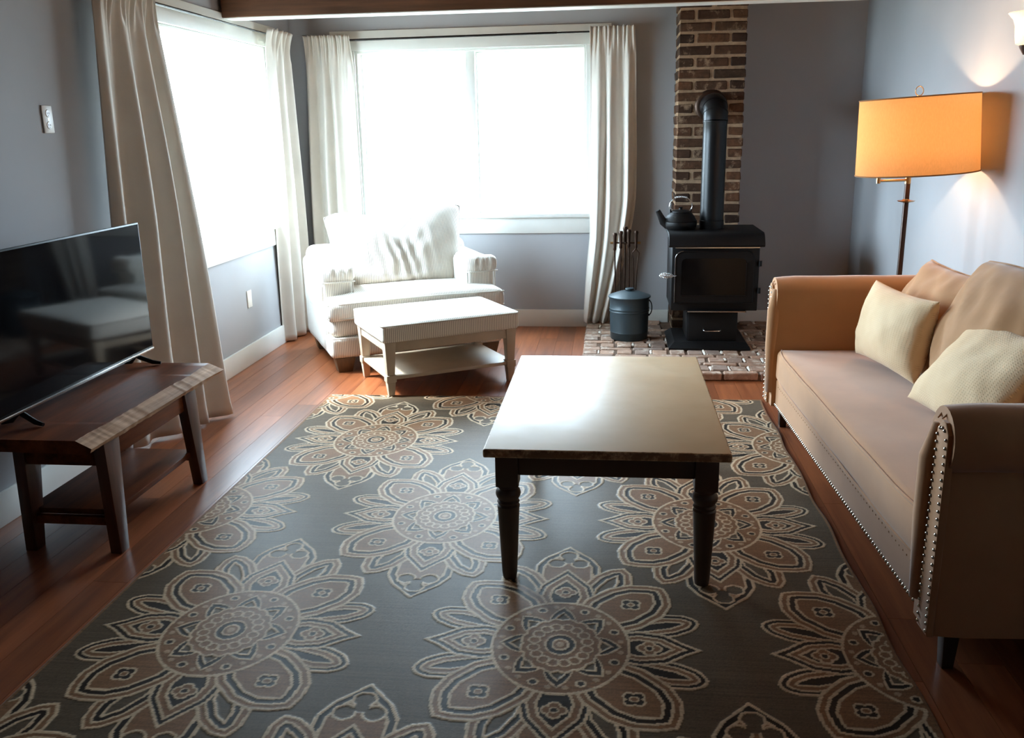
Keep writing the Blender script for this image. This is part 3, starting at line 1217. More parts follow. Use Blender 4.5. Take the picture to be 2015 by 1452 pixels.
# ------------------------------------------------------------------ coffee table
def coffee_table():
    x0, x1, y0, y1, zt = -.412, .386, 2.73, 4.0, .50
    cx, cy = (x0 + x1) / 2, (y0 + y1) / 2
    r = thing('coffee_table', 'low coffee table with worn cream top and turned brown legs', 'table', (cx, cy, .010))
    hx, hy = (x1 - x0) / 2, (y1 - y0) / 2
    z = zt - .010
    bm = NB()
    bx(bm, -hx, hx, -hy, hy, z - .030, z, .007, 3)
    obj('table_top', bm, m_ttop, r, 40)
    ix, iy = hx - .035, hy - .035
    lw = .076
    prof = [(.0235, 0), (.026, .02), (.037, .255), (.0385, .268), (.034, .274), (.0385, .282), (.0335, .290), (.041, .303), (.0425, .312), (.041, .322), (.033, .332), (.0375, .338), (.036, .345)]
    for sx in (-1, 1):
        for sy in (-1, 1):
            px_, py_ = sx * (ix - lw / 2), sy * (iy - lw / 2)
            bm = NB()
            lathe(bm, [(0, 0)] + prof + [(0, .345)], 28, (px_, py_, 0))
            bx(bm, px_ - lw / 2, px_ + lw / 2, py_ - lw / 2, py_ + lw / 2, .343, z - .028, .004, 2)
            obj('leg', bm, m_tleg, r, 40)
    zz0, zz1 = .385, z - .028
    for s in (-1, 1):
        obj('apron', bx(NB(), -ix + lw, ix - lw, s * (iy - .022) - .011, s * (iy - .022) + .011, zz0, zz1, .002), m_tleg, r, 30)
        obj('apron', bx(NB(), s * (ix - .022) - .011, s * (ix - .022) + .011, -iy + lw, iy - lw, zz0, zz1, .002), m_tleg, r, 30)
    return r


coffee_table()


# ------------------------------------------------------------------ ottoman
def ottoman():
    ang = R(31)
    W, D = .84, .60
    FL = Vector((-1.290, 4.898))
    e, n_ = Vector((math.cos(ang), math.sin(ang))), Vector((-math.sin(ang), math.cos(ang)))
    c = FL + e * W / 2 + n_ * D / 2
    r = thing('ottoman', 'striped cushion ottoman with painted frame and low shelf', 'ottoman', (c.x, c.y, 0), ang)
    hx, hy = W / 2, D / 2
    for sx in (-1, 1):
        for sy in (-1, 1):
            bm = NB()
            xo, yo = sx * (hx - .004), sy * (hy - .004)
            def rng2(o, w, s):
                return (min(o, o - s * w), max(o, o - s * w))
            zb = .012 if sy < 0 and sx < 0 else 0
            tx, ty = rng2(xo, .066, sx), rng2(yo, .066, sy)
            bx_, by_ = rng2(xo - sx * .010, .046, sx), rng2(yo - sy * .010, .046, sy)
            taper(bm, *bx_, *by_, .135, .335, *tx, *ty, .003)
            bx(bm, *rng2(xo - sx * .003, .060, sx), *rng2(yo - sy * .003, .060, sy), .095, .137, .004, 2)
            taper(bm, *rng2(xo - sx * .016, .034, sx), *rng2(yo - sy * .016, .034, sy), zb, .096, *rng2(xo - sx * .008, .050, sx), *rng2(yo - sy * .008, .050, sy), .002)
            obj('leg', bm, m_taupe, r, 30)
    for s in (-1, 1):
        obj('apron', bx(NB(), -hx + .05, hx - .05, s * (hy - .024) - .012, s * (hy - .024) + .012, .278, .335, .003), m_taupe, r, 30)
        obj('apron', bx(NB(), s * (hx - .024) - .012, s * (hx - .024) + .012, -hy + .05, hy - .05, .278, .335, .003), m_taupe, r, 30)
    obj('shelf', bx(NB(), -hx + .018, hx - .018, -hy + .018, hy - .018, .108, .130, .004), m_taupe, r, 30)
    def crown(v):
        v = v.copy()
        if v.z > 0:
            v.z += .022 * max(0, 1 - (v.x / hx) ** 2) ** .6 * max(0, 1 - (v.y / hy) ** 2) ** .6
        v += Vector((nz(v.x * 9, v.y * 9, v.z * 9), nz(v.y * 9, v.x * 9, 3), 0)) * .003
        return v
    cu = obj('cushion', softbox(NB(), hx + .012, hy + .012, .052, .022, (20, 16, 3), (0, 0, .386), crown), m_tick, r, 180)
    X, Y, z = hx + .012, hy + .012, .433
    path = []
    for a, b, c_ in ((-1, -1, 0), (1, -1, 0), (1, 1, 0), (-1, 1, 0)):
        pass
    rr = .03
    for k in range(4):
        sx, sy = ((-1, -1), (1, -1), (1, 1), (-1, 1))[k]
        for q in range(5):
            a = math.pi + k * math.pi / 2 + q * math.pi / 8
            path.append((sx * (X - rr) + rr * math.cos(a), sy * (Y - rr) + rr * math.sin(a), z))
        nx_, ny_ = ((-1, -1), (1, -1), (1, 1), (-1, 1))[(k + 1) % 4]
        for q in range(1, 8):
            f = q / 8
            path.append((sx * (X - rr) * (1 - f) + nx_ * (X - rr) * f + ((-1 if k == 3 else 1) * rr if k % 2 else 0) * 1.0, sy * (Y - rr) * (1 - f) + ny_ * (Y - rr) * f + ((-rr if k == 0 else rr) if k % 2 == 0 else 0), z))
    obj('welt', tube(NB(), path, .0045, 6, closed=True), m_welt, cu, 180)
    return r


ottoman()


# ------------------------------------------------------------------ armchair
def armchair():
    ang = R(28)
    W, D = 1.22, .92
    FL = Vector((-1.783, 5.400))
    e, n_ = Vector((math.cos(ang), math.sin(ang))), Vector((-math.sin(ang), math.cos(ang)))
    c = FL + e * W / 2 + n_ * D / 2
    r = thing('armchair', 'wide white ticking striped armchair in the window corner', 'armchair', (c.x, c.y, 0), ang)
    hx, hy = W / 2, D / 2
    def soft(amp=.006, f=5.0, seed=0):
        return lambda v: v + Vector((nz(v.x * f + seed, v.y * f, v.z * f), nz(v.y * f, v.z * f + seed, 2), nz(v.z * f, v.x * f, seed + 5))) * amp
    for sx in (-1, 1):
        for sy in (-1, 1):
            bm = NB()
            cx, cy = sx * (hx - .11), sy * (hy - .10)
            taper(bm, cx - .045, cx + .045, cy - .045, cy + .045, 0, .10, cx - .065, cx + .065, cy - .065, cy + .065, .004)
            obj('leg', bm, m_chairleg, r, 30)
    def basefn(v):
        v = soft(.004, 5, 1)(v)
        return v
    b = obj('base', softbox(NB(), hx - .02, hy - .03, .070, .03, (22, 14, 3), (0, .0, .165), basefn), m_tick, r, 180)
    obj('welt', tube(NB(), [(-hx + .03, -hy + .024, .232), (-hx * .4, -hy + .018, .230), (hx * .3, -hy + .018, .231), (hx - .03, -hy + .024, .232)], .005, 6), m_welt, b, 180)
    obj('deck', softbox(NB(), hx - .025, hy - .06, .062, .05, (22, 14, 3), (0, -.025, .292), soft(.007, 4, 3)), m_tick, r, 180)
    # T cushion
    def seatfn(v):
        v = soft(.006, 4, 7)(v)
        if v.z > 0:
            v.z += .045 * max(0, 1 - (v.x / hx) ** 2) ** .7 * max(0, 1 - (v.y / .4) ** 2) ** .6
        return v
    cu = obj('seat_cushion', softbox(NB(), hx - .005, .36, .062, .045, (26, 16, 3), (0, -hy + .355, .405), seatfn), m_tick, r, 180)
    fy = -hy - .004
    pts = [(-hx + .012 + (2 * hx - .024) * k / 16, fy + .022 * (abs(k - 8) / 8) ** 8 + .003 * nz(k * .7, 3), .452 + .012 * (1 - ((k - 8) / 8) ** 2)) for k in range(17)]
    obj('welt', tube(NB(), pts, .0055, 6), m_welt, cu, 180)
    pts = [(p[0], p[1] + .002, .362) for p in pts]
    obj('welt', tube(NB(), pts, .0055, 6), m_welt, cu, 180)
    # arms
    for s in (-1, 1):
        def armfn(v, s=s):
            v = soft(.006, 5, 10 + s)(v)
            if v.z > 0:
                v.z += .03 * max(0, v.y + .1)
                v.x *= 1.05
            return v
        cx = s * (hx - .115)
        a = obj('arm', softbox(NB(), .105, .36, .285, .055, (6, 14, 12), (cx, .085, .385), armfn), m_tick, r, 180)
        # gathered cap rolled over the front of the arm
        def capfn(v, s=s):
            g = (.016 * nz(v.x * 38 + 5 * s, v.z * 12, 3.3) + .006 * nz(v.x * 90, v.z * 30, s)) * (1 if v.y < 0 else .2)
            return v + Vector((0, g * .55, .004 * nz(v.x * 40, v.y * 20, s))) + soft(.004, 12, 3)(Vector((0, 0, 0)))
        obj('arm_cap', softbox(NB(), .116, .055, .058, .045, (22, 4, 8), (cx, -.262, .622), capfn), m_tick, a, 180)
        for xx in (-.1, .1):
            obj('welt', tube(NB(), [(cx + xx, -.277, .44), (cx + xx * 1.01, -.279, .58)], .005, 6), m_welt, a, 180)
        obj('welt', tube(NB(), [(cx - .112 + .224 * k / 8, -.318 + .012 * (abs(k - 4) / 4) ** 4, .575 + .003 * nz(k, s)) for k in range(9)], .004, 6), m_welt, a, 180)
    # back frame
    def backfn(v):
        v = soft(.006, 4, 21)(v)
        v.y += .10 * (v.z + .3) / .6
        return v
    obj('back', softbox(NB(), hx - .03, .085, .325, .06, (22, 5, 12), (0, hy - .20, .42), backfn), m_tick, r, 180)
    # loose butterfly back pillow: two high ears, pinched in the middle
    bw, bh = .86, .54
    def pf(p, u, v, s):
        ear = abs(u)
        top = (v + 1) / 2
        dz = top ** 1.5 * (.060 * math.sin(min(1, ear * 1.25) * math.pi / 2) - .095 * math.exp(-(u / .30) ** 2) - .03 * max(0, ear - .85) / .15) + (.04 if u > 0 else 0) * top * ear
        q = p.copy()
        q.z += dz
        q.x += .06 * u * top * ear
        q.x += -.04 * math.exp(-(u / .25) ** 2) * 0
        # pleats running down from the pinch
        pl = math.exp(-((u - .04) / .33) ** 2) * (1 - abs(v)) ** .6
        q.y += s * -.022 * pl
        if s < 0:
            q.y += .016 * pl * math.sin(u * 34 + 3.5 * v + 2 * nz(u * 3, v * 3)) * (1 if v > -.75 else .3)
            q.y += .012 * nz(u * 3.2 + 4, v * 3.0 - u * 2, 6) * (1 - u * u)
            q.y += -.018 * math.exp(-((v + .55) / .12) ** 2) * (1 - u * u) + .014 * math.exp(-((v + .80) / .08) ** 2) * (1 - u * u)
        return q
    bm = NB()
    edge = pillow(bm, bw, bh, .30, 72, 44, .45, .02, pf, .006, 2.0)
    tilt = (R(-17), 0, 0)
    pl = obj('back_cushion', bm, m_tick, r, 180, loc=(.02, .10, .655), rot=tilt)
    obj('welt', tube(NB(), [p + Vector((0, -.003, 0)) for p in edge], .0045, 6, closed=True), m_slotwelt, pl, 180)
    return r


m_slotwelt = fabric('grey_piping', rgb(120, 112, 104), .9, .05, 500, .1)
armchair()


# ------------------------------------------------------------------ sofa
SOFA_ANG = R(-87.98)
SOFA_O = Vector((.8355, 3.457, 0))


def sofa_pt(x, y, z=0):
    ca, sa = math.cos(SOFA_ANG), math.sin(SOFA_ANG)
    return Vector((SOFA_O.x + x * ca - y * sa, SOFA_O.y + x * sa + y * ca, z))


def nail_row(name, pts, parent, r=.0058):
    bm = NB()
    for p, nrm in pts:
        p = Vector(p)
        q = Vector(nrm).normalized()
        a = q.orthogonal().normalized()
        b = q.cross(a)
        rings = []
        for (rr, h) in ((1.0, 0), (.8, .5), (.4, .85)):
            rings.append([bm.verts.new(p + (a * math.cos(k * math.pi / 4) + b * math.sin(k * math.pi / 4)) * r * rr + q * r * h) for k in range(8)])
        tp = bm.verts.new(p + q * r)
        for A, B in zip(rings, rings[1:]):
            for k in range(8):
                bm.faces.new((A[k], A[(k + 1) % 8], B[(k + 1) % 8], B[k]))
        for k in range(8):
            bm.faces.new((rings[-1][k], rings[-1][(k + 1) % 8], tp))
    o = obj(name, bm, m_nail, parent, 180)
    o['kind'] = 'stuff'
    return o


def sofa():
    r = thing('sofa', 'tan velvet sofa with rolled arms and silver nailhead trim', 'sofa', SOFA_O, SOFA_ANG)
    L, D = 1.146, .84
    AT = .150
    z0 = .13
    # legs
    for sx in (-1, 1):
        for (ya, yb) in ((.062, .108), (D - .10, D - .05)):
            bm = NB()
            cx = sx * (L - .07)
            zb = .0 if ya > .1 else .0
            taper(bm, cx - .018, cx + .018, ya + .007, yb - .007, zb, z0 + .01, cx - .026, cx + .026, ya, yb, .002)
            obj('leg', bm, m_darkleg, r, 30)
    # front rail, seat deck and back
    obj('front_rail', softbox(NB(), L - AT + .01, .335, .075, .018, (40, 10, 3), (0, .36, z0 + .075)), m_sofa, r, 180)
    def bfn(v):
        return v + Vector((0, .05 * (v.z / .35), 0))
    obj('back', softbox(NB(), L - .02, .075, .33, .06, (30, 3, 8), (0, D - .10, .46), bfn), m_sofa, r, 180)
    # arms: profile in x,z extruded along y
    for s in (-1, 1):
        prof = []
        xo, xi = L, L - AT
        prof += [(xo - .004, z0), (xo - .002, .30), (xo - .004, .585)]
        cxr, czr, rx_, rz_ = (xo + xi) / 2 + .010, .690, AT / 2 + .018, .092
        for k in range(15):
            a = R(-62) + k * R(232) / 14
            prof.append((cxr + rx_ * math.cos(a), czr + rz_ * math.sin(a)))
        prof += [(xi + .008, .58), (xi + .004, .40), (xi + .004, z0)]
        if s < 0:
            prof = [(-p[0], p[1]) for p in prof][::-1]
        bm = NB()
        ny = 18
        rings = []
        for j in range(ny + 1):
            f = j / ny
            y = .012 + (D - .03) * f
            # front edge rolls in slightly
            k_ = max(0, 1 - j / 1.6)
            ring = []
            for (x, zz) in prof:
                m_ = .012 * k_
                mx = s * ((xo + xi) / 2)
                ring.append(bm.verts.new((x + (mx - x) * (m_ / .09), y - (.0 if j else .004), zz - (m_ * .6 if zz > .6 else 0) + .004 * nz(x * 6, y * 5, zz * 6))))
            rings.append(ring)
        for A, B in zip(rings, rings[1:]):
            for k in range(len(prof)):
                j = (k + 1) % len(prof)
                bm.faces.new((A[k], A[j], B[j], B[k]))
        bm.faces.new(rings[0])
        bm.faces.new(rings[-1][::-1])
        arm = obj('arm', bm, m_sofa, r, 60)
        # flat front panel
        xa, xb = s * (L - .078), s * (L - .004)
        poly = [(min(xa, xb), z0), (max(xa, xb), z0), (max(xa, xb), .60), (max(xa, xb) - .006 * 0, .715), ((xa + xb) / 2 + .012, .742), ((xa + xb) / 2 - .012, .742), (min(xa, xb), .715)]
        pan = obj('front_panel', prism(NB(), poly, 'y', -.004, .016, .004), m_sofa, arm, 40)
        rows = []
        for xx in (s * (L - .070), s * (L - .012)):
            for k in range(26):
                rows.append(((xx, -.004, z0 + .014 + k * .0222), (0, -1, 0)))
        for k in range(1, 4):
            rows.append(((s * (L - .070 + .058 * k / 4), -.004, z0 + .014 + 25.6 * .0222 + .012 * math.sin(k * math.pi / 4)), (0, -1, 0)))
        nail_row('nailhead_trim', rows, arm)
        # pleated gathers of the roll around the panel
        for k in range(5):
            a = R(10 + 36 * k)
            p = Vector((s * cxr + s * .045 * math.cos(a), -.002, czr + .055 * math.sin(a)))
            q = Vector((s * cxr + s * .082 * math.cos(a), .05, czr + .088 * math.sin(a)))
            obj('pleat', tube(NB(), [p, p.lerp(q, .5) + Vector((0, -.008, .002)), q], [.002, .005, .001], 6), m_sofa, arm, 180)
        # inner upholstered return band beside the seat
        obj('inner_welt', tube(NB(), [(s * (L - .108), .006, .20), (s * (L - .110), -.001, .45), (s * (L - .112), .002, .62), (s * (L - .100), .012, .72)], [.026, .030, .032, .018], 12), m_sofa, arm, 180)
    nail_row('nailhead_trim', [((-L + .085 + k * .0222, .0255, z0 + .013), (0, -1, -.25)) for k in range(int((2 * L - .16) / .0222))], r, .0068)
    bm = NB()
    for k in range(58):
        x = -L + .2 + k * .0325
        lathe(bm, [(0, .0008), (.003, .0004), (.0034, -.001)], 6, (x, 0, 0))
    bmesh.ops.rotate(bm, cent=(0, 0, 0), matrix=Matrix.Rotation(R(90), 3, 'X'), verts=bm.verts)
    o = obj('stitch_dimples', bm, m_cush, r, 180, loc=(0, .024, z0 + .115))
    o['kind'] = 'stuff'
    # bench seat cushion
    hx = L - AT + .012
    def sfn(v):
        v = v.copy()
        tx = max(0, 1 - (v.x / hx) ** 6)
        ty = max(0, 1 - ((v.y) / .36) ** 4)
        if v.z > 0:
            v.z += .020 * tx * ty
        v.z += .005 * nz(v.x * 2.6, v.y * 4, 2)
        v.y += .006 * nz(v.x * 3, v.z * 10, 5) + (.010 * (abs(v.x) / hx) ** 10 if v.y < 0 else 0)
        return v
    cu = obj('seat_cushion', softbox(NB(), hx, .335, .078, .03, (60, 18, 4), (0, .345, .345), sfn), m_sofa, r, 180)
    for zz in (.418, .276):
        pts = []
        for k in range(41):
            x = -hx + .01 + (2 * hx - .02) * k / 40
            pts.append((x, .0135 + .028 * (abs(k - 20) / 20) ** 14 + .006 * nz(x * 3, .6, 5), zz + .005 * nz(x * 2.6, -1.3, 2)))
        obj('welt', tube(NB(), pts, .0055, 6), m_sofa, cu, 180)
    return r


sofa()


def place_pillow(name, label, cat, BL, BR, TL, w, h, t, mat, group, wr=.006, seed=0, fn=None, welt=None, a=.42, bow=.05, rnd=0.0):
    """put a pillow so its front (-Y local) face has the given lower corners; local X from BL to BR"""
    BL, BR, TL = Vector(BL), Vector(BR), Vector(TL)
    ex = (BR - BL).normalized()
    up = (TL - BL)
    up = (up - ex * up.dot(ex)).normalized()
    ey = up.cross(ex)
    c = (BL + BR) / 2 + up * (h / 2)
    bm = NB()
    edge = pillow(bm, w, h, t, 44, 32, a, bow, fn, wr, seed, rnd)
    o = obj(name, bm, mat, None, 180)
    o.matrix_world = Matrix(((ex.x, ey.x, up.x, c.x), (ex.y, ey.y, up.y, c.y), (ex.z, ey.z, up.z, c.z), (0, 0, 0, 1)))
    tag(o, label, cat, group)
    if welt:
        w_ = obj('welt', tube(NB(), edge, .006, 6, closed=True), welt, o, 180)
    return o


# cream waffle weave for the lumbar pillows
def waffle():
    t = NT('cream_dobby_weave')
    tc = t.n('ShaderNodeTexCoord')
    sp = t.n('ShaderNodeSeparateXYZ')
    t.l(tc.outputs['Object'], sp.inputs[0])
    wx = t.math('SINE', t.math('MULTIPLY', sp.outputs[0], 2 * math.pi / .0135))
    wz = t.math('SINE', t.math('MULTIPLY', sp.outputs[2], 2 * math.pi / .0080))
    cells = t.math('MULTIPLY', t.math('MAXIMUM', wx, 0.0), t.math('MAXIMUM', wz, -.2))
    n_ = t.noise(t.coord(), 5, 4)
    c = t.ramp(n_, [(.3, rgb(218, 186, 146)), (.7, rgb(230, 203, 166))])
    c = t.mix(t.math('MULTIPLY', t.math('MAXIMUM', cells, 0.0), .22), c, rgb(186, 160, 122))
    t.set(Base_Color=c, Roughness=.92, Sheen_Weight=.2)
    t.b.inputs['Specular IOR Level'].default_value = .1
    t.bump(cells, .5, .002)
    return t.m


m_waffle = waffle()


def slump(k1, k2, seed):
    def f(p, u, v, s):
        q = p.copy()
        q.z += k1 * (1 - u * u) * (v + 1) / 2 
        q.y += k2 * math.sin(v * 2.2) * .5 + .024 * nz(u * 2.6 + seed, v * 2.2 + u * 1.5, s) * (1 - u * u)
        cr = math.sin((u * .7 + v) * 9 + seed) * .006 * max(0, v) * (1 - u * u)
        q.y += cr
        return q
    return f


# back cushions (local sofa x runs from far -1 to near +1)
place_pillow('back_cushion', 'tan back cushion leaning at the lamp end of the sofa', 'cushion', sofa_pt(-.985, .54, .425), sofa_pt(-.34, .54, .425), sofa_pt(-.985, .70, .86), .66, .50, .24, m_cush, 'loose sofa back cushions', .010, 1.0, slump(-.035, .01, 1), m_cush, .40, .0, .38)
place_pillow('back_cushion', 'plump tan back cushion in the middle of the sofa', 'cushion', sofa_pt(-.36, .52, .43), sofa_pt(.36, .52, .43), sofa_pt(-.36, .67, .90), .72, .58, .28, m_cush, 'loose sofa back cushions', .012, 4.0, slump(-.015, .015, 4), m_cush, .40, .0, .38)
place_pillow('back_cushion', 'tan back cushion slumped towards the near arm of the sofa', 'cushion', sofa_pt(.37, .51, .43), sofa_pt(.98, .51, .43), sofa_pt(.37, .68, .86), .64, .54, .24, m_cush, 'loose sofa back cushions', .012, 7.0, slump(-.02, .015, 7), m_cush, .40, .0, .38)
# cream lumbar pillows
place_pillow('lumbar_pillow', 'cream textured lumbar pillow leaning on the far half of the sofa', 'pillow', (1.145, 4.245, .462), (1.240, 3.715, .462), (1.212, 4.25, .79), .55, .35, .20, m_waffle, 'cream lumbar pillows', .006, 2.0, None, None, .45, .09)
place_pillow('lumbar_pillow', 'cream textured lumbar pillow reclining beside the near sofa arm', 'pillow', (1.150, 3.490, .470), (1.20, 2.93, .470), (1.41, 3.45, .775), .58, .41, .19, m_waffle, 'cream lumbar pillows', .008, 5.0, None, None, .45, .07)


# ------------------------------------------------------------------ wood stove
def stove():
    r = thing('wood_stove', 'black iron wood stove on the brick hearth with its pipe', 'stove', (.678, 6.25, HZ))
    X0, X1 = -.282, .285           # body half widths round .678
    yf, yb = -.23, .27
    zb, zt = .262, .70
    bm = NB()
    bx(bm, X0, X1, yf, yb, zb, zt, .006, 2)
    body = obj('firebox', bm, m_iron, r, 30)
    # top with rolled front lip
    poly = []
    prof = [(-.25, .688), (-.275, .692), (-.284, .705), (-.270, .735), (-.245, .765), (-.215, .780), (.28, .780), (.28, .762), (-.20, .758), (-.235, .735)]
    top = obj('top_plate', prism(NB(), prof, 'x', X0 - .024, X1 + .024, .002), m_iron, r, 30)
    obj('lip_strip', bx(NB(), X0 + .02, X1 - .002, yf - .008, yf + .002, .680, .687), m_chrome, r, 0)
    obj('ash_lip', bx(NB(), X0 + .10, X1 - .075, yf - .035, yf + .005, zb - .004, zb + .004, .001), m_iron, r, 30)
    obj('ash_lip_strip', bx(NB(), X0 + .11, X1 - .08, yf - .037, yf - .034, zb - .003, zb + .003), m_chrome, r, 0)
    # door with arched upper corners
    def arch(x0, x1, z0, z1, rad, n=8):
        p = [(x0, z0), (x1, z0)]
        p += [(x1 - rad + rad * math.cos(a), z1 - rad + rad * math.sin(a)) for a in [k * math.pi / 2 / n for k in range(n + 1)]]
        p += [(x0 + rad + rad * math.cos(a), z1 - rad + rad * math.sin(a)) for a in [math.pi / 2 + k * math.pi / 2 / n for k in range(n + 1)]]
        return p
    dx0, dx1, dz0, dz1 = X0 + .018, X1 - .03, .315, .665
    door = obj('door', prism(NB(), arch(dx0, dx1, dz0, dz1, .055), 'y', yf - .022, yf, .004), m_iron, r, 40)
    obj('door_glass', prism(NB(), arch(dx0 + .045, dx1 - .055, dz0 + .055, dz1 - .05, .03), 'y', yf - .0245, yf - .020), m_stoveglass, door, 40)
    out = arch(dx0 + .006, dx1 - .006, dz0 + .004, dz1 - .006, .05)
    obj('door_bead', tube(NB(), [(p[0], yf - .022, p[1]) for p in out], .0028, 6, closed=True), m_iron, door, 60)
    o2 = [(dx0 + .002, yf - .0225, dz0 + .01), (dx0 + .002, yf - .0225, dz1 - .055)] + [(dx0 + .002 + .053 * (1 - math.cos(a)), yf - .0225, dz1 - .055 + .053 * math.sin(a)) for a in [k * math.pi / 2 / 7 for k in range(1, 8)]]
    obj('bright_edge', tube(NB(), o2, .0022, 6), m_chrome, door, 60)
    gx0, gx1, gz0 = dx0 + .045, dx1 - .055, dz0 + .055
    obj('glass_retainer', tube(NB(), [(gx0, yf - .025, gz0), (gx1, yf - .025, gz0), (gx1, yf - .025, dz1 - .08)], .0022, 6), m_pipe, door, 60)
    for zz in (.40, .58):
        obj('hinge', tube(NB(), [(X1 + .004, yf - .012, zz - .018), (X1 + .004, yf - .012, zz + .018)], .011, 12), m_iron, door, 60)
    # coil spring handle
    hz = .502
    h = obj('handle', tube(NB(), [(dx0 + .012, yf - .022, hz), (dx0 - .004, yf - .045, hz + .001), (dx0 - .05, yf - .062, hz + .006)], .006, 10), m_chrome, r, 60)
    pts = []
    rs = []
    for k in range(150):
        f = k / 149
        a = f * 2 * math.pi * 9
        rad = .007 + .012 * math.sin(math.pi * min(1, f * 1.02)) ** .8
        pts.append((dx0 - .012 - .088 * f, yf - .052 - .018 * f + rad * math.cos(a), hz + .002 + .008 * f + rad * math.sin(a)))
    obj('spring_grip', tube(NB(), pts, .0034, 6), m_chrome, h, 180)
    # pedestal, drawer, base
    obj('pedestal', bx(NB(), -.165, .170, -.17, .20, .02, zb + .004, .004), m_iron, r, 30)
    dr = obj('ash_drawer', bx(NB(), -.158, .163, -.185, -.165, .045, zb - .02, .003), m_iron, r, 30)
    obj('drawer_handle', tube(NB(), [(-.055, -.185, .128), (-.055, -.205, .120), (-.045, -.209, .117), (.045, -.209, .117), (.055, -.205, .120), (.055, -.185, .128)], .0035, 8), m_chrome, dr, 60)
    bm = NB()
    taper(bm, -.29, .25, -.275, .26, 0, .012, -.29, .25, -.275, .26)
    taper(bm, -.29, .25, -.275, .26, .012, .045, -.25, .225, -.215, .23)
    obj('base', bm, m_iron, r, 25)
    # flue pipe
    pz = 0.780
    pr = .079
    py = .055
    px_ = -.004
    p = obj('flue_pipe', lathe(NB(), [(pr + .004, pz - .002), (pr + .004, pz + .055), (pr, pz + .058), (pr, 1.40), (pr, 1.475), (pr + .003, 1.48), (pr + .003, 1.49)], 40, (px_, py, 0)), m_pipe, r, 40)
    el = []
    rad = .10
    z_el = 1.49
    for k in range(11):
        a = k / 10 * math.pi / 2
        el.append((px_, py + rad - rad * math.cos(a), z_el + rad * math.sin(a)))
    y_end = CY0 - 6.25 + .01
    el.append((px_, y_end, z_el + rad))
    obj('elbow', tube(NB(), el, pr + .002, 36), m_pipe, p, 50)
    for k in (3, 6):
        a = k / 10 * math.pi / 2
        c = Vector((px_, py + rad - rad * math.cos(a), z_el + rad * math.sin(a)))
        d = Vector((0, math.sin(a), math.cos(a)))
        obj('elbow_seam', tube(NB(), [c - d * .003, c + d * .003], pr + .005, 36), m_pipe, p, 50)
    bm = NB()
    lathe(bm, [(pr, 0), (pr + .014, .002), (pr + .030, .010), (pr + .034, .016), (pr + .028, .018)], 40)
    obj('wall_collar', bm, m_bronze, p, 50, loc=(px_, y_end - .018, z_el + rad), rot=(R(-90), 0, 0))
    return r


stove()


def kettle():
    r = thing('kettle', 'black cast iron kettle with wire handle on the stove top', 'kettle', (.462, 6.27, HZ + .780), R(8))
    obj('kettle_body', lathe(NB(), [(0, 0), (.092, 0), (.106, .012), (.112, .035), (.110, .052), (.114, .056), (.106, .062), (.094, .088), (.072, .112), (.066, .116), (0, .116)], 40), m_iron, r, 40)
    lid = obj('lid', lathe(NB(), [(.064, .114), (.064, .122), (.05, .128), (.014, .132), (.010, .140), (.015, .147), (0, .150)], 32), m_iron, r, 40)
    bm = NB()
    tube(bm, [(-.085, 0, .030), (-.118, 0, .052), (-.140, 0, .095), (-.158, 0, .128)], [.032, .027, .020, .017], 14)
    obj('spout', bm, m_iron, r, 50)
    for s in (-1, 1):
        obj('ear', bx(NB(), s * .070 - .006, s * .070 + .006, -.008, .008, .105, .135, .003), m_iron, r, 30)
    pts = [(-.070, 0, .125), (-.078, 0, .15), (-.074, 0, .175), (-.045, 0, .208), (0, 0, .214), (.045, 0, .208), (.074, 0, .175), (.078, 0, .15), (.070, 0, .125)]
    b = obj('bail', tube(NB(), pts, .0032, 8), m_chrome, r, 60)
    cp = []
    for k in range(140):
        f = k / 139
        a = f * 2 * math.pi * 16
        x = -.043 + .086 * f
        cp.append((x, .0065 * math.cos(a), .208 + .006 * (1 - (x / .045) ** 2) + .0065 * math.sin(a)))
    obj('coil_grip', tube(NB(), cp, .002, 5), m_chrome, b, 180)
    return r


kettle()


def ash_bucket():
    r = thing('ash_bucket', 'blue grey lidded ash bucket on the hearth bricks', 'bucket', (.127, 6.345, HZ))
    obj('bucket_body', lathe(NB(), [(0, 0), (.128, 0), (.131, .004), (.133, .05), (.1355, .053), (.1335, .058), (.137, .195), (.1415, .200), (.1380, .206), (.1380, .214), (.1415, .219), (.1375, .224), (.139, .296), (.142, .300), (.136, .302), (.136, .29)], 56), m_bucket, r, 40)
    lid = obj('lid', lathe(NB(), [(.148, .296), (.150, .300), (.149, .306), (.143, .309), (.12, .318), (.075, .334), (.035, .342), (0, .343)], 56), m_bucket, r, 50)
    obj('knob', lathe(NB(), [(.016, .340), (.016, .346), (.030, .349), (.032, .354), (.029, .359), (0, .361)], 28), m_bucket, lid, 50)
    pts = []
    for k in range(13):
        a = R(-90 + 15 * k)
        pts.append((.139 + .022 * math.cos(a), .0, .225 + .052 * math.sin(a)))
    obj('handle', tube(NB(), pts, .0036, 8), m_iron, r, 60, rot=(0, 0, R(-12)))
    for zz in (.277, .173):
        obj('handle_mount', tube(NB(), [(.134, 0, zz), (.146, 0, zz)], .007, 10), m_iron, r, 60, rot=(0, 0, R(-12)))
    return r


ash_bucket()


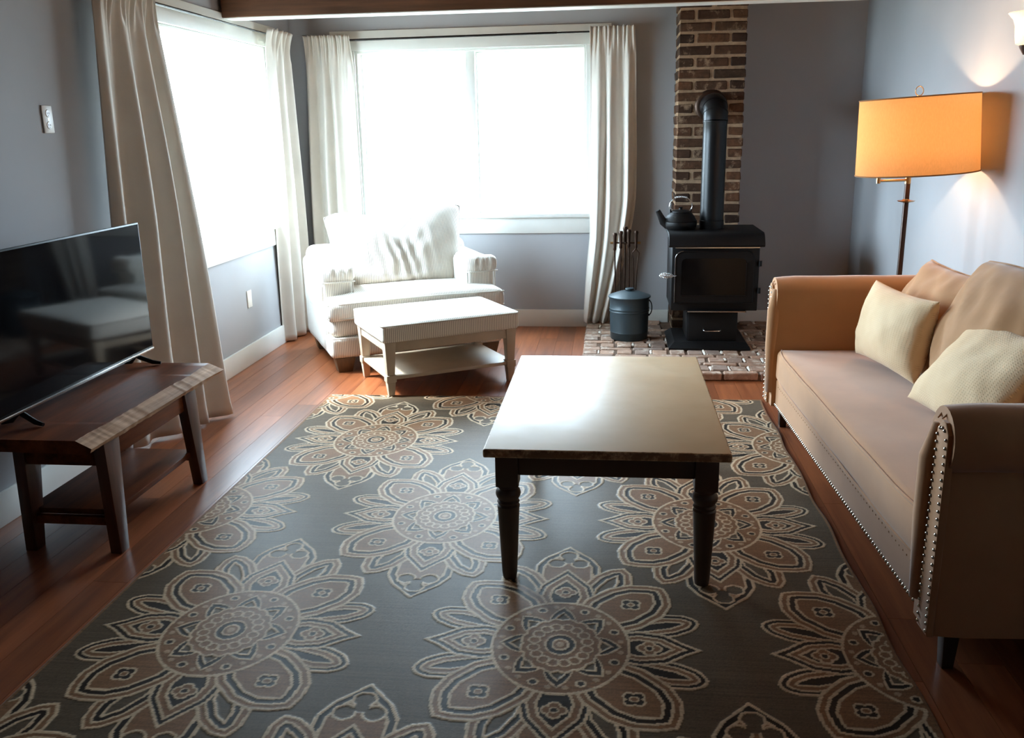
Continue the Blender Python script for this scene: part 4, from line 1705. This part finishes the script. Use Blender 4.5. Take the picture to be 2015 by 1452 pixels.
def fire_tools():
    cx, cy = .095, 6.63
    r = thing('fire_tool_stand', 'dark iron stand that holds the fire tools behind the bucket', 'tool stand', (cx, cy, HZ))
    obj('base', lathe(NB(), [(0, 0), (.085, 0), (.088, .006), (.08, .014), (.02, .02), (0, .02)], 28), m_bronze, r, 40)
    obj('post', tube(NB(), [(0, 0, .015), (0, 0, .66)], .007, 10), m_bronze, r, 60)
    obj('post_handle', lathe(NB(), [(0, .63), (.010, .63), (.013, .65), (.012, .72), (.015, .735), (.0185, .750), (.015, .762), (0, .765)], 18), m_bronze, r, 50)
    obj('cross_bar', tube(NB(), [(-.095, -.012, .645), (.10, -.012, .645)], .0058, 10), m_bronze, r, 60)
    obj('cross_bar', tube(NB(), [(0, -.055, .645), (0, .05, .645)], .0058, 10), m_bronze, r, 60)
    for x in (-.095, .10):
        obj('bar_end', tube(NB(), [(x - .012, -.012, .645), (x + .012, -.012, .645)], .0085, 10), m_brass, r, 60)

    def handle(bm, x, y, z0, z1):
        tube(bm, [(x, y, z0), (x, y, z0 + .01), (x, y, z0 + .03), (x, y, z1 - .03), (x, y, z1 - .012), (x, y, z1)], [.006, .012, .0105, .013, .017, .012], 12)
        return bm
    def tool(name, label, dx, dy, zt):
        q = thing(name, label, 'fire tool', (cx + dx, cy + dy, HZ), 0, 'fire tools on the stand')
        obj('grip', handle(NB(), 0, 0, zt - .13, zt), m_bronze, q, 50)
        return q
    q = tool('fire_shovel', 'iron fire shovel hanging nearest the curtain', -.075, -.036, .72)
    obj('shaft', tube(NB(), [(0, 0, .60), (.006, 0, .40), (.012, 0, .18)], .0052, 8), m_bronze, q, 60)
    bm = NB()
    taper(bm, -.02, .045, -.004, .004, .03, .18, -.005, .03, -.004, .004)
    obj('scoop', bm, m_bronze, q, 30)
    q = tool('hearth_brush', 'iron hearth brush hanging second from the curtain', -.032, -.044, .735)
    obj('shaft', tube(NB(), [(0, 0, .61), (0, 0, .18)], .0052, 8), m_bronze, q, 60)
    obj('bristles', lathe(NB(), [(.006, .19), (.016, .17), (.03, .06), (.032, .04), (0, .04)], 16), m_darkleg, q, 40)
    q = tool('fire_poker', 'iron fire poker standing just left of the tongs', .026, -.044, .745)
    obj('shaft', tube(NB(), [(0, 0, .62), (.006, 0, .3), (.010, 0, .06), (.03, 0, .045)], [.006, .006, .005, .002], 8), m_bronze, q, 60)
    q = tool('fire_tongs', 'iron fire tongs with bowed arms hanging nearest the stove', .078, -.036, .735)
    obj('tong_arm', tube(NB(), [(0, 0, .605), (-.028, 0, .575), (-.020, 0, .53), (-.014, 0, .40), (-.006, 0, .08)], .0046, 8), m_bronze, q, 60)
    obj('tong_arm', tube(NB(), [(0, 0, .605), (.022, 0, .575), (.016, 0, .53), (.006, 0, .40), (.0, .012, .08)], .0046, 8), m_bronze, q, 60)


fire_tools()


# ------------------------------------------------------------------ floor lamp and sconce
m_rimtape = fabric('shade_edge_tape', rgb(150, 104, 62), .9, .06, 500, .1)


def floor_lamp():
    lx, ly = 1.456, 4.735
    r = thing('floor_lamp', 'floor lamp with glowing orange drum shade behind the sofa', 'lamp', (lx, ly, 0))
    obj('base', lathe(NB(), [(0, 0), (.128, 0), (.130, .010), (.115, .022), (.03, .030), (.018, .05), (0, .05)], 40), m_bronze, r, 40)
    obj('pole', taper(NB(), -.011, .011, -.011, .011, .04, 1.215, -.011, .011, -.011, .011, .002), m_bronze, r, 30)
    obj('drip_ring', lathe(NB(), [(.012, 1.118), (.038, 1.123), (.042, 1.127), (.02, 1.130), (.012, 1.136)], 28), m_brass, r, 40)
    obj('swivel', lathe(NB(), [(0, 1.21), (.014, 1.21), (.014, 1.25), (.008, 1.256), (0, 1.256)], 18), m_brass, r, 40)
    # folded swing arm
    el = Vector((-.155, -.05, 1.236))
    obj('swing_arm', tube(NB(), [(0, 0, 1.228), (el.x, el.y, 1.228)], .0065, 10), m_brass, r, 60)
    obj('elbow_joint', lathe(NB(), [(0, -.02), (.010, -.02), (.010, .034), (0, .034)], 14, (el.x, el.y, 1.236)), m_brass, r, 40)
    obj('swing_arm', tube(NB(), [(el.x, el.y, 1.258), (.012, -.045, 1.258)], .0065, 10), m_brass, r, 60)
    sx, sy = .012, -.045
    st = obj('socket', lathe(NB(), [(0, 1.245), (.012, 1.245), (.012, 1.30), (.020, 1.315), (.020, 1.36), (0, 1.36)], 18, (sx, sy, 0)), m_brass, r, 40)
    obj('bulb', lathe(NB(), [(0, 1.36), (.014, 1.36), (.022, 1.385), (.031, 1.415), (.028, 1.44), (.015, 1.455), (0, 1.458)], 20, (sx, sy, 0)), m_bulb, st, 60)
    # shade: thin drum, slightly crooked
    zc = 1.443
    bm = NB()
    h = .178
    lathe(bm, [(.280, -h), (.268, h), (.2655, h), (.2775, -h), (.280, -h)], 72)
    sh = obj('shade', bm, m_shade, r, 50, loc=(sx, sy, zc), rot=(R(0), R(-3.0), 0))
    for (rr, zz) in ((.2685, h), (.2805, -h)):
        pts = [(rr * math.cos(2 * math.pi * k / 64), rr * math.sin(2 * math.pi * k / 64), zz) for k in range(64)]
        obj('rim', tube(NB(), pts, .0032, 6, closed=True), m_rimtape, sh, 180)
    for k in range(3):
        a = 2 * math.pi * k / 3 + .5
        obj('spider_arm', tube(NB(), [(0, 0, h - .02), (.2675 * math.cos(a), .2675 * math.sin(a), h - .004)], .002, 6), m_brass, sh, 60)
    pts = [(.018 * math.cos(a), 0, h + .028 + .022 * math.sin(a)) for a in [2 * math.pi * k / 24 for k in range(24)]]
    obj('finial_ring', tube(NB(), pts, .0022, 6, closed=True), m_brass, sh, 180)
    ld = bpy.data.lights.new('lamp_bulb_light', 'POINT')
    ld.energy = LAMP_W
    ld.color = (1.0, .74, .48)
    ld.shadow_soft_size = .035
    lo = bpy.data.objects.new('lamp_bulb_light', ld)
    lo.location = (sx, sy, 1.455)
    lo.parent = r
    col.objects.link(lo)
    return r


floor_lamp()


def sconce():
    r = thing('wall_sconce', 'white bell glass wall sconce above the sofa', 'sconce', (RX, 3.97, 1.845))
    obj('backplate', lathe(NB(), [(0, 0), (.055, 0), (.055, .008), (.045, .016), (0, .018)], 32), m_bronze, r, 40, loc=(0, 0, -.10), rot=(0, R(-90), 0))
    obj('arm', tube(NB(), [(-.012, 0, -.10), (-.07, 0, -.115), (-.12, 0, -.11), (-.135, 0, -.075)], .008, 12), m_bronze, r, 60)
    obj('holder', lathe(NB(), [(0, -.09), (.014, -.09), (.03, -.062), (.032, -.052), (0, -.052)], 24, (-.135, 0, 0)), m_bronze, r, 40)
    bm = NB()
    lathe(bm, [(.030, -.055), (.045, -.048), (.050, -.02), (.053, .02), (.062, .045), (.082, .068), (.080, .070), (.060, .049), (.050, .02), (.047, -.02), (.042, -.045), (.030, -.052), (.030, -.055)], 40, (-.135, 0, 0))
    sh = obj('glass_shade', bm, m_opal, r, 60)
    obj('bulb', lathe(NB(), [(0, -.045), (.012, -.045), (.02, -.015), (.024, .01), (.016, .03), (0, .036)], 18, (-.135, 0, 0)), m_bulb, r, 60)
    ld = bpy.data.lights.new('sconce_light', 'POINT')
    ld.energy = SCONCE_W
    ld.color = (1.0, .74, .50)
    ld.shadow_soft_size = .025
    lo = bpy.data.objects.new('sconce_light', ld)
    lo.location = (-.135, 0, .055)
    lo.parent = r
    col.objects.link(lo)


sconce()
